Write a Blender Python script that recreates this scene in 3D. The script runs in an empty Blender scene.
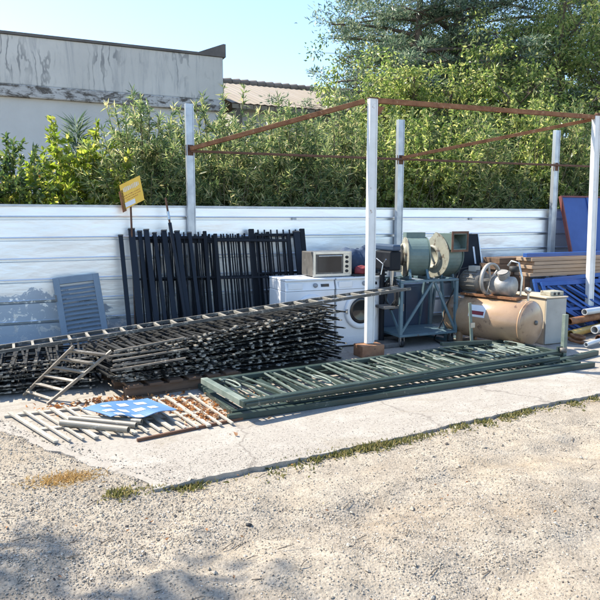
import bpy, math, random
import numpy as np
from mathutils import Vector, Matrix
random.seed(7); rng = np.random.default_rng(11)
R = math.radians; PI = math.pi
S = bpy.context.scene; COL = S.collection
V = Vector

# ------------------------------------------------------------------ helpers
class MB:
    """collects shapes, links them as ONE mesh object"""
    def __init__(s): s.v = []; s.f = []; s.sm = []
    def add(s, vs, fs, smooth=False):
        n = len(s.v); s.v += [tuple(p) for p in vs]
        for f in fs: s.f.append(tuple(n+i for i in f)); s.sm.append(smooth)
        return s
    def frame(s, o, x, y, z):
        vs = [o + x*a + y*b + z*c for a in (-.5, .5) for b in (-.5, .5) for c in (-.5, .5)]
        return s.add(vs, [(0,1,3,2),(4,6,7,5),(0,4,5,1),(2,3,7,6),(0,2,6,4),(1,5,7,3)])
    def box(s, x0, x1, y0, y1, z0, z1):
        return s.frame(V(((x0+x1)/2,(y0+y1)/2,(z0+z1)/2)), V((x1-x0,0,0)), V((0,y1-y0,0)), V((0,0,z1-z0)))
    def beam(s, a, b, w, h, up=(0,0,1)):
        a = V(a); b = V(b); d = b-a; u = V(up); sd = d.cross(u)
        if sd.length < 1e-6: sd = d.cross(V((1,0,0)))
        sd.normalize(); u = sd.cross(d).normalized()
        return s.frame((a+b)/2, d, sd*w, u*h)
    def tube(s, pts, r, n=8, cap=True, hollow=False):
        pts = [V(p) for p in pts]; rs = r if isinstance(r, (list, tuple)) else [r]*len(pts)
        rings = []; nrm = None
        for i, p in enumerate(pts):
            t = (pts[min(i+1, len(pts)-1)] - pts[max(i-1, 0)]).normalized()
            if nrm is None: nrm = t.orthogonal().normalized()
            nrm = (nrm - t*nrm.dot(t)).normalized(); bn = t.cross(nrm)
            rings.append([p + (nrm*math.cos(2*PI*k/n) + bn*math.sin(2*PI*k/n))*rs[i] for k in range(n)])
        vs = [q for g in rings for q in g]; m = len(pts)
        s.add(vs, [(i*n+k, i*n+(k+1)%n, (i+1)*n+(k+1)%n, (i+1)*n+k) for i in range(m-1) for k in range(n)], True)
        if cap and not hollow:
            s.add(rings[0], [tuple(reversed(range(n)))]); s.add(rings[-1], [tuple(range(n))])
        if hollow:      # open pipe: inner wall and end rings
            inn = [[p + (q-p)*.8 for q in g] for p, g in zip(pts, rings)]
            vs2 = [q for g in inn for q in g]
            s.add(vs2, [(i*n+k, (i+1)*n+k, (i+1)*n+(k+1)%n, i*n+(k+1)%n) for i in range(m-1) for k in range(n)], True)
            for e in (0, -1):
                s.add(rings[e]+inn[e], [(k, (k+1)%n, n+(k+1)%n, n+k) for k in range(n)])
        return s
    def lathe(s, prof, o, axis, n=32, smooth=True):
        o = V(o); ax = V(axis).normalized(); e1 = ax.orthogonal().normalized(); e2 = ax.cross(e1)
        vs = [o + ax*t + (e1*math.cos(2*PI*k/n)+e2*math.sin(2*PI*k/n))*r for t, r in prof for k in range(n)]
        m = len(prof)
        return s.add(vs, [(i*n+k, i*n+(k+1)%n, (i+1)*n+(k+1)%n, (i+1)*n+k) for i in range(m-1) for k in range(n)], smooth)
    def prism(s, poly, o, ex, ey, ez):
        """poly of (a,b) in the ex/ey plane, extruded along ez"""
        o, ex, ey, ez = V(o), V(ex), V(ey), V(ez); n = len(poly)
        lo = [o+ex*a+ey*b for a, b in poly]; hi = [p+ez for p in lo]
        return s.add(lo+hi, [tuple(reversed(range(n))), tuple(range(n, 2*n))] + [(k, (k+1)%n, n+(k+1)%n, n+k) for k in range(n)])
    def build(s, name, mat, parent=None, off=None, bevel=0):
        if off is None: off = parent.location if (parent is not None and parent.type == 'EMPTY' and parent.get('world')) else V((0,0,0))
        if parent is not None and parent.type == 'MESH' and parent.parent is not None and parent.parent.get('world'): off = parent.parent.location
        me = bpy.data.meshes.new(name)
        me.from_pydata([(p[0]-off[0], p[1]-off[1], p[2]-off[2]) for p in s.v], [], s.f)
        me.polygons.foreach_set('use_smooth', s.sm); me.materials.append(mat); me.update()
        o = bpy.data.objects.new(name, me); COL.objects.link(o)
        if parent is not None: o.parent = parent
        if bevel:
            m = o.modifiers.new('bevel', 'BEVEL'); m.width = bevel; m.segments = 2; m.limit_method = 'ANGLE'; m.angle_limit = R(50)
        return o

def tag(o, label=None, cat=None, group=None, kind=None):
    for k, v in (('label', label), ('category', cat), ('group', group), ('kind', kind)):
        if v: o[k] = v
    return o
def thing(name, label, cat, loc=(0,0,0), group=None, world=True, rot=(0,0,0)):
    o = bpy.data.objects.new(name, None); o.empty_display_size = .1; COL.objects.link(o)
    o.location = loc; o.rotation_euler = rot
    if world: o['world'] = 1
    return tag(o, label, cat, group)
def dup(root, loc, rot=None, label=None, scale=None):
    r = root.copy(); COL.objects.link(r); r.location = loc
    if rot is not None: r.rotation_euler = rot
    if scale is not None: r.scale = scale
    if label: r['label'] = label
    for ch in list(root.children):
        c = ch.copy(); COL.objects.link(c); c.parent = r
        for g in list(ch.children):
            d = g.copy(); COL.objects.link(d); d.parent = c
    return r
def np_mesh(name, verts, faces, mat, parent=None, smooth=False):
    me = bpy.data.meshes.new(name); k = faces.shape[1]
    me.vertices.add(len(verts)); me.vertices.foreach_set('co', verts.astype(np.float32).ravel())
    me.loops.add(faces.size); me.loops.foreach_set('vertex_index', faces.astype(np.int32).ravel())
    me.polygons.add(len(faces)); me.polygons.foreach_set('loop_start', np.arange(0, faces.size, k, dtype=np.int32))
    me.polygons.foreach_set('loop_total', np.full(len(faces), k, dtype=np.int32))
    me.polygons.foreach_set('use_smooth', np.full(len(faces), smooth))
    me.materials.append(mat); me.update(calc_edges=True); me.validate()
    o = bpy.data.objects.new(name, me); COL.objects.link(o)
    if parent is not None: o.parent = parent
    return o

# ------------------------------------------------------------------ materials
def newmat(name):
    m = bpy.data.materials.new(name); m.use_nodes = True
    nt = m.node_tree; return m, nt, nt.nodes['Principled BSDF']
def N(nt, t, **kw):
    n = nt.nodes.new(t)
    for k, v in kw.items():
        if k.startswith('i_'):
            key = k[2:].replace('_', ' '); n.inputs[int(key) if key.isdigit() else key].default_value = v
        else: setattr(n, k, v)
    return n
def ramp(nt, fac, stops):
    r = N(nt, 'ShaderNodeValToRGB'); e = r.color_ramp.elements
    while len(e) < len(stops): e.new(.5)
    for el, (p, c) in zip(e, stops): el.position = p; el.color = (*c, 1) if len(c) == 3 else c
    nt.links.new(fac, r.inputs[0]); return r
def noise(nt, vec, scale, detail=6, rough=.6, dist=0):
    n = N(nt, 'ShaderNodeTexNoise'); n.inputs['Scale'].default_value = scale; n.inputs['Detail'].default_value = detail
    n.inputs['Roughness'].default_value = rough; n.inputs['Distortion'].default_value = dist
    nt.links.new(vec, n.inputs['Vector']); return n
def mixc(nt, fac, a, b):
    m = N(nt, 'ShaderNodeMix', data_type='RGBA')
    for sock, v in ((0, fac), (6, a), (7, b)):
        if hasattr(v, 'links'): nt.links.new(v, m.inputs[sock])
        else: m.inputs[sock].default_value = v if sock == 0 else (*v, 1)
    return m.outputs[2]
def coords(nt, scale=(1,1,1)):
    tc = N(nt, 'ShaderNodeTexCoord'); mp = N(nt, 'ShaderNodeMapping'); mp.inputs['Scale'].default_value = scale
    nt.links.new(tc.outputs['Object'], mp.inputs['Vector']); return mp.outputs['Vector']
def pmat(name, c1, c2=None, c3=None, scale=5, rough=.6, metal=0, bump=.15, bscale=60, thr=.6, stretch=(1,1,1), spec=.5, coat=0):
    """painted / raw surface: two tones by noise, plus patches (c3) above a threshold"""
    m, nt, b = newmat(name); vec = coords(nt, stretch); c2 = c2 or tuple(x*.75 for x in c1)
    n1 = noise(nt, vec, scale, 8, .65)
    col = ramp(nt, n1.outputs['Fac'], [(.35, c1), (.68, c2)]).outputs[0]
    rg = ramp(nt, n1.outputs['Fac'], [(.3, (rough*.8,)*3), (.7, (min(1, rough*1.2),)*3)]).outputs[0]
    if c3:
        n2 = noise(nt, vec, scale*2.3, 10, .72, .4)
        f = ramp(nt, n2.outputs['Fac'], [(thr-.03, (0,0,0)), (thr+.03, (1,1,1))]).outputs[0]
        col = mixc(nt, f, col, c3)
    nt.links.new(col, b.inputs['Base Color']); nt.links.new(rg, b.inputs['Roughness'])
    b.inputs['Metallic'].default_value = metal; b.inputs['Specular IOR Level'].default_value = spec; b.inputs['Coat Weight'].default_value = coat
    if bump:
        n3 = noise(nt, vec, bscale, 5, .6); bp = N(nt, 'ShaderNodeBump'); bp.inputs['Strength'].default_value = bump; bp.inputs['Distance'].default_value = .01
        nt.links.new(n3.outputs['Fac'], bp.inputs['Height']); nt.links.new(bp.outputs[0], b.inputs['Normal'])
    return m
def leafmat(name, stops, trans=.4, rough=.36):
    m, nt, b = newmat(name); g = N(nt, 'ShaderNodeNewGeometry')
    col = ramp(nt, g.outputs['Random Per Island'], stops).outputs[0]
    nt.links.new(col, b.inputs['Base Color']); b.inputs['Roughness'].default_value = rough; b.inputs['Specular IOR Level'].default_value = .5
    tr = N(nt, 'ShaderNodeBsdfTranslucent'); hs = N(nt, 'ShaderNodeHueSaturation'); hs.inputs['Value'].default_value = 1.7; hs.inputs['Saturation'].default_value = 1.1; hs.inputs['Hue'].default_value = .49
    nt.links.new(col, hs.inputs['Color']); nt.links.new(hs.outputs[0], tr.inputs[0])
    mx = N(nt, 'ShaderNodeMixShader'); mx.inputs[0].default_value = trans
    nt.links.new(b.outputs[0], mx.inputs[1]); nt.links.new(tr.outputs[0], mx.inputs[2])
    nt.links.new(mx.outputs[0], nt.nodes['Material Output'].inputs[0]); return m

M = {}
M['white_post'] = pmat('white_post', (.78,.78,.76), (.66,.66,.63), (.30,.17,.09), 4, .5, 0, .1, 60, .655)
M['galv'] = pmat('galv_post', (.52,.55,.58), (.40,.43,.46), None, 6, .42, .55, .05, 60)
M['rust'] = pmat('rusty_steel', (.30,.135,.055), (.16,.065,.03), (.40,.25,.15), 9, .8, .1, .3, 90, .62)
M['rust_dark'] = pmat('dark_rusty_steel', (.16,.075,.04), (.09,.05,.035), None, 9, .8, .1, .3, 90)
M['black'] = pmat('black_paint', (.006,.008,.012), (.011,.013,.018), (.08,.06,.045), 6, .6, 0, .1, 90, .72, spec=.25)
M['dark_blue_post'] = pmat('dark_navy_paint', (.008,.012,.020), (.014,.019,.029), (.09,.09,.10), 6, .55, 0, .08, 90, .70, spec=.3)
M['pile'] = pmat('weathered_dark_paint', (.012,.013,.014), (.026,.025,.022), (.22,.19,.15), 7, .6, 0, .2, 80, .69, spec=.3)
M['pile_rail'] = pmat('sun_dashed_rail_paint', (.014,.015,.016), (.03,.029,.026), (.46,.42,.35), 2.6, .42, 0, .2, 80, .535, (2.6,3,9))  # pale patches paint sunlit dashes onto the piles' front rails
M['ladder_dark'] = pmat('greyed_ladder_paint', (.10,.095,.085), (.055,.053,.048), (.34,.31,.26), 2.6, .5, 0, .2, 80, .57, (2.6,3,3))
M['ladder_brown'] = pmat('brown_ladder_paint', (.22,.19,.15), (.12,.10,.08), (.40,.36,.29), 5, .55, 0, .2, 80, .60)
M['pile_pale'] = pmat('worn_rung_sunlit_tip', (.36,.33,.275), (.19,.17,.135), (.08,.07,.06), 8, .5, 0, .2, 80, .62)  # ladder rungs; also painted sunlight on the ends of the pile bars
M['green'] = pmat('green_paint', (.024,.042,.035), (.04,.062,.052), (.20,.20,.165), 5, .45, 0, .15, 80, .65)
M['green_pale'] = pmat('chalky_green_paint', (.11,.15,.125), (.24,.27,.225), (.06,.06,.045), 6, .5, 0, .1, 80, .70)
M['shutter'] = pmat('blue_grey_paint', (.215,.265,.315), (.175,.22,.265), (.20,.13,.09), 5, .5, 0, .08, 60, .73)
M['appl'] = pmat('white_enamel', (.80,.81,.82), (.74,.75,.76), None, 3, .3, 0, 0)
M['appl_grey'] = pmat('grey_plastic', (.30,.31,.33), (.24,.25,.27), None, 3, .4, 0, 0)
M['glass_dark'] = pmat('dark_glass', (.012,.014,.018), (.02,.022,.026), None, 3, .12, 0, 0)
M['oven'] = pmat('oven_brown_grey', (.16,.15,.135), (.10,.09,.08), (.42,.40,.36), 8, .45, .2, .1, 60, .64)
M['chrome'] = pmat('brushed_metal', (.60,.60,.58), (.48,.48,.46), None, 6, .3, .9, .05, 60)
M['cream'] = pmat('cream_paint', (.40,.385,.305), (.27,.265,.215), (.14,.105,.075), 5, .55, 0, .15, 60, .57)
M['blower'] = pmat('sage_paint', (.155,.21,.185), (.10,.145,.13), (.13,.10,.075), 4, .45, 0, .12, 60, .63)
M['teal_frame'] = pmat('pale_teal_paint', (.12,.19,.22), (.085,.145,.17), (.11,.08,.06), 6, .5, 0, .15, 80, .62)
M['navy'] = pmat('navy_sheet', (.035,.06,.105), (.045,.075,.125), (.09,.09,.09), 3, .45, 0, .05, 60, .75)
M['blue'] = pmat('royal_blue_paint', (.022,.075,.27), (.035,.10,.32), (.12,.14,.2), 4, .4, 0, .08, 60, .72)
M['door_blue'] = pmat('door_blue_paint', (.045,.10,.32), (.035,.08,.26), (.12,.13,.18), 3, .45, 0, .05, 60, .72)
M['door_edge'] = pmat('red_brown_primer', (.22,.06,.05), (.15,.05,.045), None, 6, .6, 0, .1, 60)
M['tank'] = pmat('tank_beige_orange', (.44,.285,.17), (.33,.205,.12), (.17,.10,.065), 2.4, .30, 0, .08, 50, .60, coat=.25)
M['iron'] = pmat('cast_iron', (.20,.19,.17), (.11,.10,.09), (.30,.22,.15), 12, .6, .3, .3, 90, .62)
M['alu'] = pmat('dusty_aluminium', (.42,.40,.37), (.28,.265,.24), (.12,.10,.08), 10, .5, .4, .2, 90, .64)
M['tanbox'] = pmat('tan_sheet', (.60,.50,.36), (.50,.41,.29), (.30,.20,.12), 4, .55, 0, .05, 60, .72)
M['greybox'] = pmat('grey_sheet', (.40,.39,.35), (.33,.32,.285), (.22,.16,.11), 4, .55, 0, .05, 60, .70)
M['timber'] = pmat('timber', (.42,.30,.20), (.32,.22,.145), None, 5, .75, 0, .3, 60, .6, (.35,5,5))
M['timber_dark'] = pmat('old_and_shaded_timber', (.17,.10,.06), (.10,.065,.042), None, 6, .8, 0, .3, 60, .6, (.5,4,4))  # pallet and trestle wood; also painted shade on the rear boards
M['wood_pale'] = pmat('bleached_timber', (.44,.40,.335), (.34,.305,.25), (.24,.205,.16), 6, .8, 0, .3, 60, .66, (4,.5,4))
M['brick'] = pmat('rusty_block', (.36,.19,.10), (.24,.12,.065), (.12,.07,.05), 8, .85, 0, .4, 50, .60)
M['yellow'] = pmat('yellow_plate', (.90,.56,.07), (.86,.50,.055), (.55,.28,.06), 9, .45, 0, .05, 60, .72)
M['red_txt'] = pmat('faded_red_print', (.50,.20,.04), (.45,.18,.04), None, 30, .6, 0, 0)
M['white_txt'] = pmat('white_print', (.8,.72,.60), (.74,.62,.42), None, 30, .6, 0, 0)
M['white'] = pmat('plain_white', (.78,.78,.78), (.7,.7,.7), None, 8, .5, 0, 0)
M['pipe'] = pmat('dusty_pipe', (.27,.24,.19), (.20,.18,.145), (.40,.37,.31), 6, .5, .1, .1, 60, .64)
M['pipe_pale'] = pmat('pale_pipe', (.52,.54,.55), (.44,.46,.47), None, 6, .4, .2, .05, 60)
M['pipe_yellow'] = pmat('ochre_pipe', (.55,.36,.09), (.44,.28,.08), (.2,.12,.06), 6, .5, 0, .1, 60, .66)
M['sheet_blue'] = pmat('blue_plate', (.10,.215,.39), (.075,.165,.32), (.35,.45,.55), 5, .45, 0, .05, 60, .68)
M['rubber'] = pmat('rubber', (.02,.02,.02), (.035,.035,.035), None, 8, .7, 0, 0)
M['tarp'] = pmat('dark_blue_cloth', (.05,.085,.15), (.03,.05,.09), None, 7, .75, 0, .5, 18)
M['red_cloth'] = pmat('dark_red_cloth', (.25,.035,.045), (.17,.03,.035), None, 7, .8, 0, .5, 20)
M['bark'] = pmat('bark', (.13,.10,.075), (.07,.055,.042), None, 9, .9, 0, .8, 30)
M['stem'] = pmat('green_brown_stem', (.12,.11,.06), (.08,.075,.045), None, 9, .85, 0, .4, 40)
M['roof'] = pmat('roof_sheet', (.33,.275,.205), (.27,.22,.165), (.27,.235,.20), 1.2, .8, 0, .3, 30, .62, (3,.3,1))
M['roof_ridge'] = pmat('ridge_tile', (.25,.21,.18), (.16,.14,.12), None, 3, .85, 0, .3, 30)
M['straw'] = leafmat('straw', [(0,(.50,.33,.11)),(.5,(.58,.42,.18)),(1,(.36,.22,.08))], .15)
M['dryleaf'] = leafmat('dry_leaves', [(0,(.36,.15,.05)),(.4,(.48,.25,.09)),(.7,(.25,.11,.05)),(1,(.56,.40,.22))], .2)

# concrete building wall: dull plaster, rain streaks from the coping, dark mould line along the ledge
def wallmat(name, base, streak=False, ledge=False):
    m, nt, b = newmat(name); vec = coords(nt); b.inputs['Roughness'].default_value = .9
    big = noise(nt, vec, .5, 6, .6); col = ramp(nt, big.outputs['Fac'], [(.3, base), (.7, tuple(x*.78 for x in base))]).outputs[0]
    if streak:
        st = noise(nt, coords(nt, (2.6,1,.28)), 1.6, 8, .72, 1.2)
        f = ramp(nt, st.outputs['Fac'], [(.5, (0,0,0)), (.66, (.8,.8,.8))]).outputs[0]
        col = mixc(nt, f, col, (.42,.41,.39))
        wv = N(nt, 'ShaderNodeTexWave', wave_type='BANDS', bands_direction='X'); wv.inputs['Scale'].default_value = 1.5; wv.inputs['Distortion'].default_value = 16; wv.inputs['Detail'].default_value = 4; wv.inputs['Detail Scale'].default_value = 1.8
        nt.links.new(coords(nt, (1,1,.35)), wv.inputs['Vector'])
        msk = noise(nt, vec, .7, 3, .5); f2 = ramp(nt, wv.outputs['Fac'], [(.8, (0,0,0)), (.95, (1,1,1))]).outputs[0]
        f3 = ramp(nt, msk.outputs['Fac'], [(.48, (0,0,0)), (.6, (.7,.7,.7))]).outputs[0]
        mm = N(nt, 'ShaderNodeMath', operation='MULTIPLY'); nt.links.new(f2, mm.inputs[0]); nt.links.new(f3, mm.inputs[1])
        col = mixc(nt, mm.outputs[0], col, (.17,.17,.17))
    if ledge:
        st = noise(nt, coords(nt, (1.3,1,3.2)), 2.2, 10, .75, .6); f = ramp(nt, st.outputs['Fac'], [(.46, (0,0,0)), (.56, (1,1,1))]).outputs[0]
        col = mixc(nt, f, col, (.11,.095,.08))
    nt.links.new(col, b.inputs['Base Color'])
    n3 = noise(nt, vec, 14, 8, .7); bp = N(nt, 'ShaderNodeBump'); bp.inputs['Strength'].default_value = .35; bp.inputs['Distance'].default_value = .03
    nt.links.new(n3.outputs['Fac'], bp.inputs['Height']); nt.links.new(bp.outputs[0], b.inputs['Normal']); return m
M['wall_plain'] = wallmat('smooth_render', (.68,.655,.61))
M['wall_streak'] = wallmat('streaked_render', (.72,.68,.61), True)
M['wall_ledge'] = wallmat('mouldy_ledge', (.60,.575,.54), False, True)
M['coping'] = pmat('coping', (.16,.14,.125), (.10,.09,.08), None, 2, .9, 0, .4, 20)

# galvanised trapezoid sheet with old peeled paint near the left foot
def fencemat():
    m, nt, b = newmat('galvanised_sheet'); vec = coords(nt)
    n1 = noise(nt, coords(nt, (.5,1,3)), 2.2, 7, .6)
    col = ramp(nt, n1.outputs['Fac'], [(.3, (.86,.88,.90)), (.7, (.74,.77,.80))]).outputs[0]
    sep = N(nt, 'ShaderNodeSeparateXYZ'); nt.links.new(vec, sep.inputs[0])
    # area of old blue-grey paint: low on the wall and at its left end
    def mr(sock, a, b_):
        q = N(nt, 'ShaderNodeMapRange'); q.inputs[1].default_value = a; q.inputs[2].default_value = b_; nt.links.new(sock, q.inputs[0]); return q.outputs[0]
    zz = mr(sep.outputs['Z'], 1.1, .3); xx = mr(sep.outputs['X'], 1.5, .3)
    ar = N(nt, 'ShaderNodeMath', operation='MULTIPLY'); nt.links.new(zz, ar.inputs[0]); nt.links.new(xx, ar.inputs[1])
    n2 = noise(nt, coords(nt, (1,1,1.6)), 3.2, 10, .68, .5); ad = N(nt, 'ShaderNodeMath', operation='ADD'); nt.links.new(ar.outputs[0], ad.inputs[0]); nt.links.new(n2.outputs['Fac'], ad.inputs[1])
    f = ramp(nt, ad.outputs[0], [(.90/1.6, (0,0,0)), (.94/1.6, (1,1,1))]).outputs[0]
    sc = N(nt, 'ShaderNodeMath', operation='MULTIPLY'); sc.inputs[1].default_value = 1/1.6
    nt.links.new(ad.outputs[0], sc.inputs[0]); f.node.inputs[0].links and nt.links.remove(f.node.inputs[0].links[0]); nt.links.new(sc.outputs[0], f.node.inputs[0])
    n4 = noise(nt, vec, 9, 10, .7, .8); f4 = ramp(nt, n4.outputs['Fac'], [(.545, (1,1,1)), (.57, (0,0,0))]).outputs[0]
    mu = N(nt, 'ShaderNodeMath', operation='MULTIPLY'); nt.links.new(f, mu.inputs[0]); nt.links.new(f4, mu.inputs[1])
    col = mixc(nt, mu.outputs[0], col, (.43,.475,.52))
    # scuffs and drips
    n5 = noise(nt, coords(nt, (1,1,.6)), 6, 12, .8); f5 = ramp(nt, n5.outputs['Fac'], [(.66, (0,0,0)), (.72, (.6,.6,.6))]).outputs[0]
    col = mixc(nt, f5, col, (.35,.37,.40)); nt.links.new(col, b.inputs['Base Color'])
    im = N(nt, 'ShaderNodeMath', operation='MULTIPLY_ADD'); nt.links.new(mu.outputs[0], im.inputs[0]); im.inputs[1].default_value = -.75; im.inputs[2].default_value = .75
    nt.links.new(im.outputs[0], b.inputs['Metallic'])
    b.inputs['Roughness'].default_value = .36
    n3 = noise(nt, coords(nt, (.6,1,2)), 3, 4, .5); bp = N(nt, 'ShaderNodeBump'); bp.inputs['Strength'].default_value = .25; bp.inputs['Distance'].default_value = .03
    nt.links.new(n3.outputs['Fac'], bp.inputs['Height']); nt.links.new(bp.outputs[0], b.inputs['Normal']); return m
M['fence'] = fencemat()

def groundmat():
    m, nt, b = newmat('gravel_dirt'); vec = coords(nt); b.inputs['Roughness'].default_value = .95; b.inputs['Specular IOR Level'].default_value = .2
    big = noise(nt, coords(nt, (.8,1.3,1)), .9, 8, .62, .6); fine = noise(nt, vec, 55, 8, .75); mid = noise(nt, vec, 9, 8, .7)
    c = ramp(nt, big.outputs['Fac'], [(.3, (.33,.275,.205)), (.47, (.385,.335,.265)), (.56, (.33,.285,.225)), (.68, (.31,.255,.19))]).outputs[0]
    c2 = ramp(nt, mid.outputs['Fac'], [(.3, (.72,.7,.68)), (.7, (1.15,1.15,1.15))]).outputs[0]
    mu = N(nt, 'ShaderNodeMix', data_type='RGBA', blend_type='MULTIPLY'); mu.inputs[0].default_value = .8; nt.links.new(c, mu.inputs[6]); nt.links.new(c2, mu.inputs[7])
    c3 = ramp(nt, fine.outputs['Fac'], [(.34, (.5,.48,.46)), (.5, (1,1,1)), (.66, (1.25,1.22,1.18))]).outputs[0]
    mu2 = N(nt, 'ShaderNodeMix', data_type='RGBA', blend_type='MULTIPLY'); mu2.inputs[0].default_value = .8; nt.links.new(mu.outputs[2], mu2.inputs[6]); nt.links.new(c3, mu2.inputs[7])
    nt.links.new(mu2.outputs[2], b.inputs['Base Color'])
    vo = N(nt, 'ShaderNodeTexVoronoi'); vo.inputs['Scale'].default_value = 70; nt.links.new(vec, vo.inputs['Vector'])
    ad = N(nt, 'ShaderNodeMath', operation='SUBTRACT'); nt.links.new(fine.outputs['Fac'], ad.inputs[0]); nt.links.new(vo.outputs['Distance'], ad.inputs[1])
    bp = N(nt, 'ShaderNodeBump'); bp.inputs['Strength'].default_value = .55; bp.inputs['Distance'].default_value = .009
    nt.links.new(ad.outputs[0], bp.inputs['Height']); nt.links.new(bp.outputs[0], b.inputs['Normal']); return m
M['ground'] = groundmat()
def slabmat():
    m, nt, b = newmat('old_concrete'); vec = coords(nt); b.inputs['Roughness'].default_value = .85; b.inputs['Specular IOR Level'].default_value = .3
    big = noise(nt, vec, 1.4, 10, .7, .4); fine = noise(nt, vec, 40, 8, .7); cr = noise(nt, coords(nt, (.6,2.5,1)), 2.2, 10, .75, .8)
    c = ramp(nt, big.outputs['Fac'], [(.3, (.42,.385,.33)), (.52, (.34,.305,.26)), (.7, (.45,.415,.36))]).outputs[0]
    f = ramp(nt, cr.outputs['Fac'], [(.56, (0,0,0)), (.68, (.8,.8,.8))]).outputs[0]; c = mixc(nt, f, c, (.25,.215,.175))
    vc = N(nt, 'ShaderNodeTexVoronoi', feature='DISTANCE_TO_EDGE'); vc.inputs['Scale'].default_value = .55
    dn = noise(nt, vec, 3, 6, .6); dm = N(nt, 'ShaderNodeMix', data_type='RGBA', blend_type='ADD'); dm.inputs[0].default_value = .35; nt.links.new(vec, dm.inputs[6]); nt.links.new(dn.outputs['Color'], dm.inputs[7]); nt.links.new(dm.outputs[2], vc.inputs['Vector'])
    fc_ = ramp(nt, vc.outputs['Distance'], [(.003, (.45,.45,.45)), (.009, (0,0,0))]).outputs[0]; c = mixc(nt, fc_, c, (.12,.10,.085))
    so_ = noise(nt, coords(nt, (1,1.6,1)), .8, 8, .7, 1.0); fs_ = ramp(nt, so_.outputs['Fac'], [(.55, (0,0,0)), (.66, (.65,.65,.65))]).outputs[0]; c = mixc(nt, fs_, c, (.27,.225,.165))
    c3 = ramp(nt, fine.outputs['Fac'], [(.32, (.62,.6,.58)), (.5, (1,1,1)), (.7, (1.12,1.1,1.08))]).outputs[0]
    mu2 = N(nt, 'ShaderNodeMix', data_type='RGBA', blend_type='MULTIPLY'); mu2.inputs[0].default_value = .7; nt.links.new(c, mu2.inputs[6]); nt.links.new(c3, mu2.inputs[7])
    nt.links.new(mu2.outputs[2], b.inputs['Base Color'])
    bp = N(nt, 'ShaderNodeBump'); bp.inputs['Strength'].default_value = .6; bp.inputs['Distance'].default_value = .012
    nt.links.new(fine.outputs['Fac'], bp.inputs['Height']); nt.links.new(bp.outputs[0], b.inputs['Normal']); return m
M['slab'] = slabmat()
def stonemat():
    m, nt, b = newmat('stones'); g = N(nt, 'ShaderNodeNewGeometry')
    c = ramp(nt, g.outputs['Random Per Island'], [(0,(.18,.155,.12)),(.25,(.34,.295,.235)),(.55,(.43,.385,.315)),(.8,(.26,.225,.18)),(.91,(.52,.48,.42)),(.94,(.07,.06,.055)),(1,(.14,.12,.10))]).outputs[0]
    nt.links.new(c, b.inputs['Base Color']); b.inputs['Roughness'].default_value = .9; b.inputs['Specular IOR Level'].default_value = .25; return m
M['stone'] = stonemat()

OL = [(0,(.04,.08,.04)),(.25,(.10,.16,.065)),(.5,(.20,.265,.11)),(.78,(.37,.39,.18)),(1,(.56,.51,.29))]
M['oleander'] = leafmat('oleander_leaf', OL, .5)
M['lime'] = leafmat('lime_leaf', [(0,(.09,.15,.03)),(.35,(.20,.27,.045)),(.7,(.29,.34,.075)),(1,(.42,.40,.12))], .6)
M['deep'] = leafmat('deep_leaf', [(0,(.035,.075,.03)),(.45,(.085,.145,.045)),(.8,(.18,.24,.075)),(1,(.30,.31,.11))], .35)
M['broad'] = leafmat('broad_leaf', [(0,(.06,.11,.035)),(.3,(.15,.215,.06)),(.65,(.29,.345,.115)),(1,(.48,.47,.20))], .55)
M['cedar'] = leafmat('cedar_needle',  [(0,(.04,.075,.05)),(.4,(.09,.145,.09)),(.7,(.19,.245,.155)),(1,(.34,.37,.25))], .4)
M['flower'] = leafmat('red_flower', [(0,(.5,.06,.03)),(.5,(.55,.16,.03)),(1,(.45,.03,.06))], .3)
M['grass'] = leafmat('weed_leaf', [(0,(.075,.085,.03)),(.45,(.16,.16,.055)),(.75,(.27,.24,.10)),(1,(.40,.33,.17))], .4)

# ------------------------------------------------------------------ camera, light
cam = bpy.data.cameras.new('camera'); co = bpy.data.objects.new('camera', cam); COL.objects.link(co)
F, PITCH, YAW = 620., math.atan(80/620), R(23.7)
cam.sensor_width = 36; cam.lens = 36*F/600; cam.clip_end = 2000; cam.clip_start = .05
co.location = (0,0,1.6); co.rotation_euler = (PI/2-PITCH, 0, -YAW); S.camera = co
T_, E_ = R(45), R(49.5)
sd = V((-math.cos(E_)*math.sin(T_), math.cos(E_)*math.cos(T_), math.sin(E_)))
sun = bpy.data.lights.new('sun', 'SUN'); sun.energy = 4.1; sun.angle = R(.55); sun.color = (1,.93,.80)
so = bpy.data.objects.new('sun', sun); COL.objects.link(so); so.rotation_euler = sd.to_track_quat('Z', 'Y').to_euler(); so.location = (-3,5,12)
W = bpy.data.worlds.new('World'); S.world = W; W.use_nodes = True; nt = W.node_tree
sky = nt.nodes.new('ShaderNodeTexSky'); sky.sky_type = 'NISHITA'; sky.sun_disc = False
sky.sun_elevation = E_; sky.sun_rotation = -T_; sky.air_density = 1.0; sky.dust_density = .5; sky.ozone_density = 3.5
bg = nt.nodes['Background']; bg.inputs[1].default_value = .15; nt.links.new(sky.outputs[0], bg.inputs[0])
S.view_settings.view_transform = 'Standard'; S.view_settings.look = 'None'; S.view_settings.exposure = 1.25; S.view_settings.gamma = 1
S.view_settings.use_curve_mapping = False

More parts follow.
